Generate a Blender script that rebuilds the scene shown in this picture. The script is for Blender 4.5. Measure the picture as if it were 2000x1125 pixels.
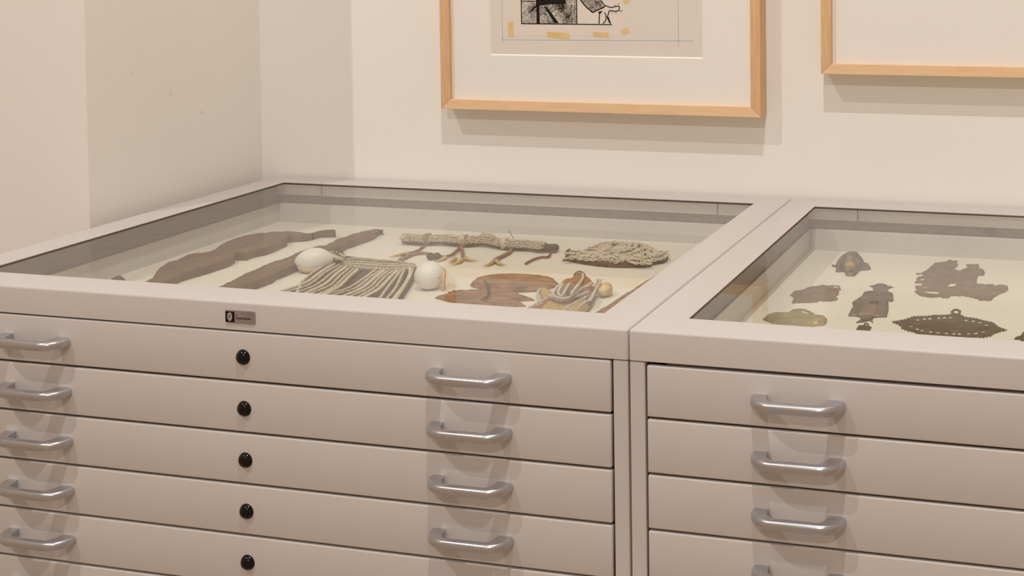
# Flat-file drawer cabinets with glass display tops in a gallery corner.  Units: metres; plan tables in millimetres.
import bpy, bmesh, math, random
import numpy as np
from mathutils import Vector, Matrix
from mathutils.geometry import delaunay_2d_cdt
random.seed(7)
for o in list(bpy.data.objects): bpy.data.objects.remove(o)
C = bpy.context.scene.collection
S = bpy.context.scene
H = 1.05                       # height of the cabinet tops above the floor
W, D = 1038.0, 793.0           # cabinet width, depth of the back wall (mm)
FLOOR_L, FLOOR_R = -79.5, -79.5  # display tray floors below the cabinet top (mm)

def P(x, y, z=0.0):            # mm measured from the top front seam of the two cabinets -> world metres
    return Vector((x/1000, y/1000, z/1000 + H))

# ---------------------------------------------------------------- camera
cd = bpy.data.cameras.new('camera'); cam = bpy.data.objects.new('camera', cd); C.objects.link(cam)
YAW, PITCH, ROLL = 0.2438, 0.0378, -0.0061
r0 = Vector((math.cos(YAW), math.sin(YAW), 0)); f0 = Vector((-math.sin(YAW), math.cos(YAW), 0)); u0 = Vector((0, 0, 1))
f1 = f0*math.cos(PITCH) - u0*math.sin(PITCH); u1 = u0*math.cos(PITCH) + f0*math.sin(PITCH)
r2 = r0*math.cos(ROLL) + u1*math.sin(ROLL); u2 = u1*math.cos(ROLL) - r0*math.sin(ROLL)
m = Matrix((r2, u2, -f1)).transposed().to_4x4(); m.translation = P(548.69, -1396.86, 450.9)
cam.matrix_world = m
cd.sensor_fit = 'HORIZONTAL'; cd.sensor_width = 36; cd.lens = 2521.24/2000*36
cd.shift_x = (1000-1550)/2000; cd.shift_y = -(562.5+19.39)/2000
cd.clip_start = 0.05; cd.clip_end = 100
S.camera = cam

# ---------------------------------------------------------------- light
w = bpy.data.worlds.new('world'); S.world = w; w.use_nodes = True
bg = w.node_tree.nodes['Background']; bg.inputs[0].default_value = (1.0, 0.715, 0.50, 1); bg.inputs[1].default_value = 0.44
def lamp(name, loc, power, col, size=0.02):
    l = bpy.data.lights.new(name, 'POINT'); l.energy = power; l.color = col; l.shadow_soft_size = size
    o = bpy.data.objects.new(name, l); o.location = loc; C.objects.link(o); return o
WHITE = (1.0, 0.97, 0.93)
lamp('track_light_near', P(255, -850, 3100), 165, WHITE, 0.016)
lamp('track_light_left', P(-2480, -2707, 4800), 300, WHITE, 0.022)
lamp('track_light_far', P(575, -4200, 3150), 180, WHITE, 0.022)
S.view_settings.view_transform = 'Standard'; S.view_settings.look = 'None'
S.view_settings.gamma = 1; S.view_settings.use_curve_mapping = False; S.view_settings.exposure = 0.0

# ---------------------------------------------------------------- materials
def mat(name, col, rough=0.5, metal=0.0, spec=0.5):
    m = bpy.data.materials.new(name); m.use_nodes = True
    b = m.node_tree.nodes['Principled BSDF']
    b.inputs['Base Color'].default_value = (*col, 1); b.inputs['Roughness'].default_value = rough
    b.inputs['Metallic'].default_value = metal; b.inputs['Specular IOR Level'].default_value = spec
    return m
def nd(m, t, **k):
    n = m.node_tree.nodes.new(t)
    for a, v in k.items(): setattr(n, a, v)
    return n
def mottle(m, c1, c2, scale, stretch=(1,1,1), detail=4, bump=0.0, bscale=None, rough=0.5, dist=0.002, lo=.3, hi=.7):
    """noise between two colours, with an optional fine bump, in the object's own coordinates"""
    L = m.node_tree.links.new; b = m.node_tree.nodes['Principled BSDF']
    tc = nd(m, 'ShaderNodeTexCoord'); mp = nd(m, 'ShaderNodeMapping'); mp.inputs['Scale'].default_value = stretch
    L(tc.outputs['Object'], mp.inputs['Vector'])
    n = nd(m, 'ShaderNodeTexNoise'); n.inputs['Scale'].default_value = scale; n.inputs['Detail'].default_value = detail
    n.inputs['Roughness'].default_value = rough
    L(mp.outputs['Vector'], n.inputs['Vector'])
    r = nd(m, 'ShaderNodeValToRGB'); r.color_ramp.elements[0].color = (*c1, 1); r.color_ramp.elements[1].color = (*c2, 1)
    r.color_ramp.elements[0].position = lo; r.color_ramp.elements[1].position = hi
    L(n.outputs['Fac'], r.inputs['Fac']); L(r.outputs['Color'], b.inputs['Base Color'])
    if bump:
        n2 = nd(m, 'ShaderNodeTexNoise'); n2.inputs['Scale'].default_value = bscale or scale*3; n2.inputs['Detail'].default_value = 3
        L(mp.outputs['Vector'], n2.inputs['Vector'])
        bp = nd(m, 'ShaderNodeBump'); bp.inputs['Strength'].default_value = bump; bp.inputs['Distance'].default_value = dist
        L(n2.outputs['Fac'], bp.inputs['Height']); L(bp.outputs['Normal'], b.inputs['Normal'])
    return m
WALL = mottle(mat('wall_paint', (.8,.79,.76), .85, spec=.25), (.815,.79,.755), (.835,.81,.775), 3.0, bump=.03, bscale=420, dist=.0006)
FLOORM = mottle(mat('floor_wood', (.35,.33,.31), .5), (.34,.25,.18), (.42,.315,.235), 2.0, bump=.05, bscale=60)
STEEL = mottle(mat('cabinet_enamel', (.6,.55,.5), .42, spec=.4), (.575,.545,.53), (.595,.565,.55), 5.0, bump=.02, bscale=900, dist=.0003)
BARE_SHADED = mottle(mat('shaded_bare_steel', (.2,.18,.16), .5, .2), (.17,.155,.14), (.25,.23,.21), 40, (1,1,9))  # streaked bare steel, colour darkened to carry the flange's shadow
LINER = mottle(mat('tray_liner', (.74,.70,.58), .9, spec=.2), (.765,.728,.668), (.79,.752,.69), 9.0, bump=.05, bscale=700, dist=.0004)
ALU = mat('brushed_aluminium', (.50,.49,.485), .27, .93)
mottle(ALU, (.50,.52,.55), (.60,.62,.655), 60, (8,60,60), bump=.03, bscale=500, dist=.0003)
BLACK = mat('black_plastic', (.004,.0035,.0035), .14, spec=.3)
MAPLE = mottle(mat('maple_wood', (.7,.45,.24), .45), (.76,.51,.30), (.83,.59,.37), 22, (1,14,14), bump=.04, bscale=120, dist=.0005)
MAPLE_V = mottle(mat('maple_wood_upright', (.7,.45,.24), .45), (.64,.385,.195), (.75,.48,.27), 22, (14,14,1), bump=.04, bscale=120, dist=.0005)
MATB = mottle(mat('mat_board', (.82,.78,.75), .9, spec=.15), (.81,.775,.745), (.83,.795,.765), 4, bump=.02, bscale=600, dist=.0003)
BEVELW = mat('mat_core', (.86,.82,.76), .85, spec=.2)
PAPER = mottle(mat('drawing_paper', (.72,.66,.6), .9, spec=.15), (.70,.645,.59), (.735,.68,.625), 6, detail=5)
VELLUM = mottle(mat('vellum_sheet', (.74,.67,.6), .8, spec=.2), (.725,.655,.595), (.76,.69,.63), 5, detail=4)
INK = mat('black_ink', (.012,.009,.008), .7, spec=.2)
TAPE = mottle(mat('yellowed_tape', (.72,.52,.22), .6), (.68,.475,.20), (.76,.57,.28), 60)
BLUE = mat('blue_pencil', (.30,.40,.58), .9, spec=.1)
PLATE = mottle(mat('nameplate_metal', (.45,.4,.42), .3, .8), (.40,.35,.36), (.50,.45,.48), 90)
RED = mat('dark_red_print', (.16,.02,.03), .6)
SILVER = mat('emblem_grey', (.42,.37,.37), .5)
WOODD = mottle(mat('dark_carved_wood', (.1,.06,.04), .5), (.115,.055,.033), (.195,.105,.062), 30, (3,1,1), bump=.25, bscale=60, dist=.002)
WOODR = mottle(mat('red_brown_wood', (.3,.13,.07), .45), (.105,.05,.03), (.42,.205,.105), 42, (1,3.5,1), bump=.15, bscale=120, dist=.001)
FIBRE = mottle(mat('brown_fibre', (.12,.07,.05), .9, spec=.15), (.07,.04,.028), (.14,.085,.06), 90, bump=.6, bscale=260, dist=.002)
CORD = mottle(mat('pale_cord', (.55,.44,.3), .85, spec=.2), (.55,.455,.345), (.76,.67,.54), 140, bump=.2, bscale=900, dist=.0005)
CORDW = mottle(mat('white_bead_cord', (.62,.58,.52), .7), (.52,.47,.42), (.68,.65,.60), 140)
CORDR = mottle(mat('dark_red_cord', (.25,.08,.07), .85), (.17,.05,.045), (.32,.12,.10), 160)
CORDB = mottle(mat('brown_cord', (.28,.17,.11), .85), (.22,.12,.075), (.36,.225,.14), 160)
CLAW = mottle(mat('claw_ivory', (.62,.45,.2), .35), (.52,.33,.11), (.72,.58,.33), 60)
SHELL = mottle(mat('white_shell', (.82,.81,.78), .34, spec=.4), (.80,.79,.765), (.86,.85,.83), 30)
SHELLT = mottle(mat('shell_lip', (.6,.42,.28), .4), (.50,.33,.21), (.70,.54,.38), 60)
BARK = mottle(mat('bark', (.3,.15,.07), .8), (.20,.09,.045), (.40,.22,.10), 60, (1,4,1), bump=.5, bscale=150, dist=.002)
BARKR = mottle(mat('red_bark', (.36,.13,.07), .75), (.24,.08,.04), (.44,.20,.10), 70, (1,4,1), bump=.5, bscale=150, dist=.002)
STRAW = mottle(mat('yellow_feather', (.5,.36,.16), .8), (.38,.25,.10), (.58,.43,.20), 60, (6,2,1), bump=.4, bscale=160, dist=.001)
AMBER = mottle(mat('pale_orange_shell', (.68,.45,.22), .35), (.60,.34,.13), (.74,.58,.36), 34)
BRONZE = mottle(mat('grey_brown_bronze', (.16,.12,.1), .5, .35), (.14,.108,.092), (.25,.20,.175), 70, bump=.5, bscale=220, dist=.0015)
BRONZEP = mottle(mat('pinkish_brown_bronze', (.2,.13,.1), .55, .3), (.21,.145,.115), (.31,.22,.175), 60, bump=.4, bscale=200, dist=.0012)
BRONZED = mottle(mat('dark_brown_bronze', (.11,.075,.05), .5, .35), (.075,.05,.033), (.155,.11,.075), 90, bump=.5, bscale=260, dist=.0015)
OLIVE = mottle(mat('olive_brass', (.3,.23,.11), .5, .35), (.28,.205,.105), (.44,.355,.19), 50, bump=.4, bscale=200, dist=.0012)
OCHRE = mottle(mat('ochre_patch', (.4,.25,.11), .55), (.32,.19,.08), (.46,.30,.14), 60)
LEMON = mat('yellow_patch', (.62,.55,.20), .5)

EDGE_SHADOW = mat('edge_shadow_brown', (.12,.09,.07), .8, spec=.2)  # dark brown standing in for the shadow gap round the glass opening
GLASS = bpy.data.materials.new('clear_glass'); GLASS.use_nodes = True
nt = GLASS.node_tree; nt.nodes.clear(); L = nt.links.new
out = nt.nodes.new('ShaderNodeOutputMaterial'); tr = nt.nodes.new('ShaderNodeBsdfTransparent'); gl = nt.nodes.new('ShaderNodeBsdfGlossy')
tr.inputs[0].default_value = (.965,.975,.955,1); gl.inputs['Roughness'].default_value = 0.0; gl.inputs[0].default_value = (1,1,1,1)
fr = nt.nodes.new('ShaderNodeFresnel'); fr.inputs[0].default_value = 1.5
a = nt.nodes.new('ShaderNodeMath'); a.operation = 'MULTIPLY'; a.inputs[1].default_value = 0.9
ge = nt.nodes.new('ShaderNodeNewGeometry'); d = nt.nodes.new('ShaderNodeMath'); d.operation = 'SUBTRACT'; d.inputs[0].default_value = 1
e = nt.nodes.new('ShaderNodeMath'); e.operation = 'MULTIPLY'; mx = nt.nodes.new('ShaderNodeMixShader')
L(fr.outputs[0], a.inputs[0])
L(ge.outputs['Backfacing'], d.inputs[1]); L(a.outputs[0], e.inputs[0]); L(d.outputs[0], e.inputs[1])
L(e.outputs[0], mx.inputs[0]); L(tr.outputs[0], mx.inputs[1]); L(gl.outputs[0], mx.inputs[2]); L(mx.outputs[0], out.inputs[0])

# ---------------------------------------------------------------- object helpers
def obj(name, me, m, parent=None, loc=None, smooth=False):
    """link a mesh (bmesh or Mesh) as ONE object"""
    if isinstance(me, bmesh.types.BMesh):
        x = bpy.data.meshes.new(name); me.normal_update(); me.to_mesh(x); me.free(); me = x
    if m and not me.materials: me.materials.append(m)
    if smooth:
        for p in me.polygons: p.use_smooth = True
    o = bpy.data.objects.new(name, me); C.objects.link(o)
    if parent: o.parent = parent
    if loc is not None: o.location = loc
    return o
def tag(o, label, cat, group=None):
    o['label'] = label; o['category'] = cat
    if group: o['group'] = group
    return o
def thing(name, label, cat, loc, group=None):
    return tag(obj(name, None, None, None, loc), label, cat, group)
def struct(name, bm, m):
    o = obj(name, bm, m); o['kind'] = 'structure'; return o
def box(bm, x0, x1, y0, y1, z0, z1, bev=0.0, seg=2, org=(0,0,0), mi=0):
    """axis-aligned box in mm, bevelled"""
    t = bmesh.new(); bmesh.ops.create_cube(t, size=1)
    for v in t.verts:
        v.co = Vector(((x0+x1)/2 + v.co.x*(x1-x0), (y0+y1)/2 + v.co.y*(y1-y0), (z0+z1)/2 + v.co.z*(z1-z0)))/1000 + Vector((0,0,H)) - Vector(org)
    if bev: bmesh.ops.bevel(t, geom=t.edges[:], offset=bev/1000, segments=seg, profile=.5, affect='EDGES')
    me = bpy.data.meshes.new('t'); t.to_mesh(me); t.free()
    n = len(bm.faces); bm.from_mesh(me); bpy.data.meshes.remove(me); bm.faces.ensure_lookup_table()
    for f in bm.faces[n:]: f.material_index = mi
    return bm
def B(*a, **k): return box(bmesh.new(), *a, **k)
def prism(bm, pts, axis_a, axis_b, axis_n, org, t, bev=0):
    """polygon pts (metres) in axes a,b extruded by t along n"""
    lo = [bm.verts.new(org + axis_a*p[0] + axis_b*p[1]) for p in pts]
    hi = [bm.verts.new(v.co + axis_n*t) for v in lo]
    n = len(pts); bm.faces.new(lo[::-1]); bm.faces.new(hi)
    for i in range(n): bm.faces.new((lo[i], lo[(i+1)%n], hi[(i+1)%n], hi[i]))
    bmesh.ops.recalc_face_normals(bm, faces=bm.faces[:])
    if bev: bmesh.ops.bevel(bm, geom=bm.edges[:], offset=bev, segments=2, profile=.5, affect='EDGES')
    return bm
def spline(pts, n=6):
    """Catmull-Rom through 3-D points"""
    p = [Vector(q) for q in pts]
    if len(p) < 3: return [p[0].lerp(p[-1], i/n) for i in range(n+1)]
    p = [p[0]*2-p[1]] + p + [p[-1]*2-p[-2]]; o = []
    for i in range(1, len(p)-2):
        a, b, c, d = p[i-1:i+3]
        for k in range(n):
            t = k/n; o.append(.5*((2*b)+(c-a)*t+(2*a-5*b+4*c-d)*t*t+(3*b-a-3*c+d)*t**3))
    return o + [p[-2]]
def frames_along(pts):
    r = []
    for i, q in enumerate(pts):
        t = (pts[min(i+1, len(pts)-1)] - pts[max(i-1, 0)]).normalized()
        s = t.cross(Vector((0,0,1)))
        s = s.normalized() if s.length > 1e-6 else Vector((1,0,0))
        r.append((q, t, s, s.cross(t)))
    return r
def tube(bm, pts, rad, k=7, rz=1.0):
    """tapering round tube; rad is a number or a function of 0..1"""
    fr = frames_along(pts); rings = []
    for i, (q, t, s, u) in enumerate(fr):
        r = rad(i/(len(fr)-1)) if callable(rad) else rad
        rings.append([bm.verts.new(q + s*(r*math.cos(6.2832*j/k)) + u*(r*rz*math.sin(6.2832*j/k))) for j in range(k)])
    for a, b in zip(rings, rings[1:]):
        for j in range(k): bm.faces.new((a[j], a[(j+1)%k], b[(j+1)%k], b[j]))
    bm.faces.new(rings[0][::-1]); bm.faces.new(rings[-1])
    return bm
def resample(pts, step):
    o = [pts[0]]; acc = 0
    for a, b in zip(pts, pts[1:]):
        d = (b-a).length
        while acc + d >= step:
            a = a.lerp(b, (step-acc)/d); d = (b-a).length; o.append(a); acc = 0
        acc += d
    return o
def chain(bm, pts, step=.0034, L=.0030, wd=.0019, r=.00075, tilt=.55, rnd=.2, NM=9, NK=5):
    """looped cord: a row of overlapping oval loops along the points"""
    fr = frames_along(resample(pts, step))
    for i, (q, t, s, u) in enumerate(fr):
        an = (tilt if i % 2 else -tilt) + random.uniform(-rnd, rnd); yaw = random.uniform(-rnd, rnd)
        t2 = t*math.cos(yaw) + s*math.sin(yaw); s2 = s*math.cos(yaw) - t*math.sin(yaw)
        s3 = s2*math.cos(an) + u*math.sin(an); u3 = u*math.cos(an) - s2*math.sin(an); g = []
        for a in range(NM):
            ca, sa = math.cos(6.2832*a/NM), math.sin(6.2832*a/NM)
            cen = q + t2*(L*ca) + s3*(wd*sa); rad = (t2*ca + s3*sa).normalized()
            g.append([bm.verts.new(cen + rad*(r*math.cos(6.2832*b/NK)) + u3*(r*math.sin(6.2832*b/NK))) for b in range(NK)])
        for a in range(NM):
            for b in range(NK): bm.faces.new((g[a][b], g[(a+1)%NM][b], g[(a+1)%NM][(b+1)%NK], g[a][(b+1)%NK]))
    return bm
def twist(bm, pts, R=.0016, r=.0011, turns_per_m=170, k=5, ply=2):
    """two-ply twisted cord"""
    pts = resample(pts, .0011); fr = frames_along(pts)
    for j in range(ply):
        tube(bm, [q + s*(R*math.cos(6.2832*(turns_per_m*i*.0011 + j/ply))) + u*(R*math.sin(6.2832*(turns_per_m*i*.0011 + j/ply))) for i, (q, t, s, u) in enumerate(fr)], r, k)
    return bm
def ellipsoid(bm, c, rx, ry, rz, seg=28, ring=16, fn=None, rot=None):
    n0 = len(bm.verts); bmesh.ops.create_uvsphere(bm, u_segments=seg, v_segments=ring, radius=1)
    bm.verts.ensure_lookup_table()
    for v in bm.verts[n0:]:
        p = Vector(v.co)
        if fn: p = fn(p)
        p = Vector((p.x*rx, p.y*ry, p.z*rz)); v.co = (rot @ p if rot else p) + Vector(c)
    return bm
def inside(p, poly):
    x, y = p; r = False; j = len(poly)-1
    for i in range(len(poly)):
        if (poly[i][1] > y) != (poly[j][1] > y) and x < (poly[j][0]-poly[i][0])*(y-poly[i][1])/(poly[j][1]-poly[i][1]) + poly[i][0]: r = not r
        j = i
    return r
def relief(outline, org, z0, h, holes=(), edge=4.0, step=4.0, fn=None, lift=0.0, smooth_outline=False, base=.35):
    """solid low relief: plan outline (mm) with holes, domed top of height h over edge width, own underside; local to org"""
    def dens(pl):
        if smooth_outline:
            q = spline([(a, b, 0) for a, b in list(pl)+[pl[0]]], 4); pl = [(v.x, v.y) for v in q[:-1]]
        o = []
        for i in range(len(pl)):
            a, b = np.array(pl[i]), np.array(pl[(i+1) % len(pl)]); n = max(1, int(np.hypot(*(b-a))/step))
            o += [tuple(a+(b-a)*k/n) for k in range(n)]
        return o
    O = dens(outline); HS = [dens(q) for q in holes]; loops = [O]+HS
    segs = np.array([(*lp[i], *lp[(i+1) % len(lp)]) for lp in loops for i in range(len(lp))])
    A, Bv = segs[:, :2], segs[:, 2:]-segs[:, :2]; bl = np.maximum((Bv**2).sum(1), 1e-9)
    def dist(p):
        t = np.clip(((p-A)*Bv).sum(1)/bl, 0, 1); return np.sqrt((((A+Bv*t[:, None])-p)**2).sum(1).min())
    xs = [p[0] for p in O]; ys = [p[1] for p in O]; V = [Vector(p) for lp in loops for p in lp]; E = []; k = 0
    for lp in loops: E += [(k+i, k+(i+1) % len(lp)) for i in range(len(lp))]; k += len(lp)
    y = min(ys)+step/2; row = 0
    while y < max(ys):
        x = min(xs) + (step/2 if row % 2 else 0)
        while x < max(xs):
            if inside((x, y), O) and not any(inside((x, y), q) for q in HS) and dist(np.array((x, y))) > step*.45: V.append(Vector((x, y)))
            x += step
        y += step*.87; row += 1
    vs, es, fs, *_ = delaunay_2d_cdt(V, E, [], 0, 1e-5)
    bm = bmesh.new(); ox, oy, oz = org; top = []; bot = []
    for v in vs:
        dd = dist(np.array(v)); q = min(1, dd/edge); z = h*(base + (1-base)*math.sqrt(max(0, 1-(1-q)**2)))
        if fn: z = fn(v.x, v.y, dd, z)
        top.append(bm.verts.new((v.x/1000-ox, v.y/1000-oy, (z0+max(z, .25))/1000+H-oz)))
        bot.append(bm.verts.new((v.x/1000-ox, v.y/1000-oy, (z0+lift)/1000+H-oz)))
    cnt = {}
    for f in fs:
        cx = sum(vs[i].x for i in f)/3; cy = sum(vs[i].y for i in f)/3
        if not inside((cx, cy), O) or any(inside((cx, cy), q) for q in HS): continue
        a, b, c = f
        if (vs[b]-vs[a]).cross(vs[c]-vs[a]) < 0: b, c = c, b
        bm.faces.new((top[a], top[b], top[c])); bm.faces.new((bot[a], bot[c], bot[b]))
        for e in ((a, b), (b, c), (c, a)): cnt[e] = 1
    for (a, b) in cnt:
        if (b, a) not in cnt: bm.faces.new((top[b], top[a], bot[a], bot[b]))
    bmesh.ops.delete(bm, geom=[v for v in bm.verts if not v.link_faces], context='VERTS')
    return bm
def shade(o, ang=40):
    """smooth shading that keeps sharp edges"""
    me = o.data; bm = bmesh.new(); bm.from_mesh(me)
    for f in bm.faces: f.smooth = True
    for e in bm.edges:
        if len(e.link_faces) == 2 and e.calc_face_angle(0) > math.radians(ang): e.smooth = False
    bm.to_mesh(me); bm.free(); return o
def mid(pts):
    return sum(p[0] for p in pts)/len(pts), sum(p[1] for p in pts)/len(pts)

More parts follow.
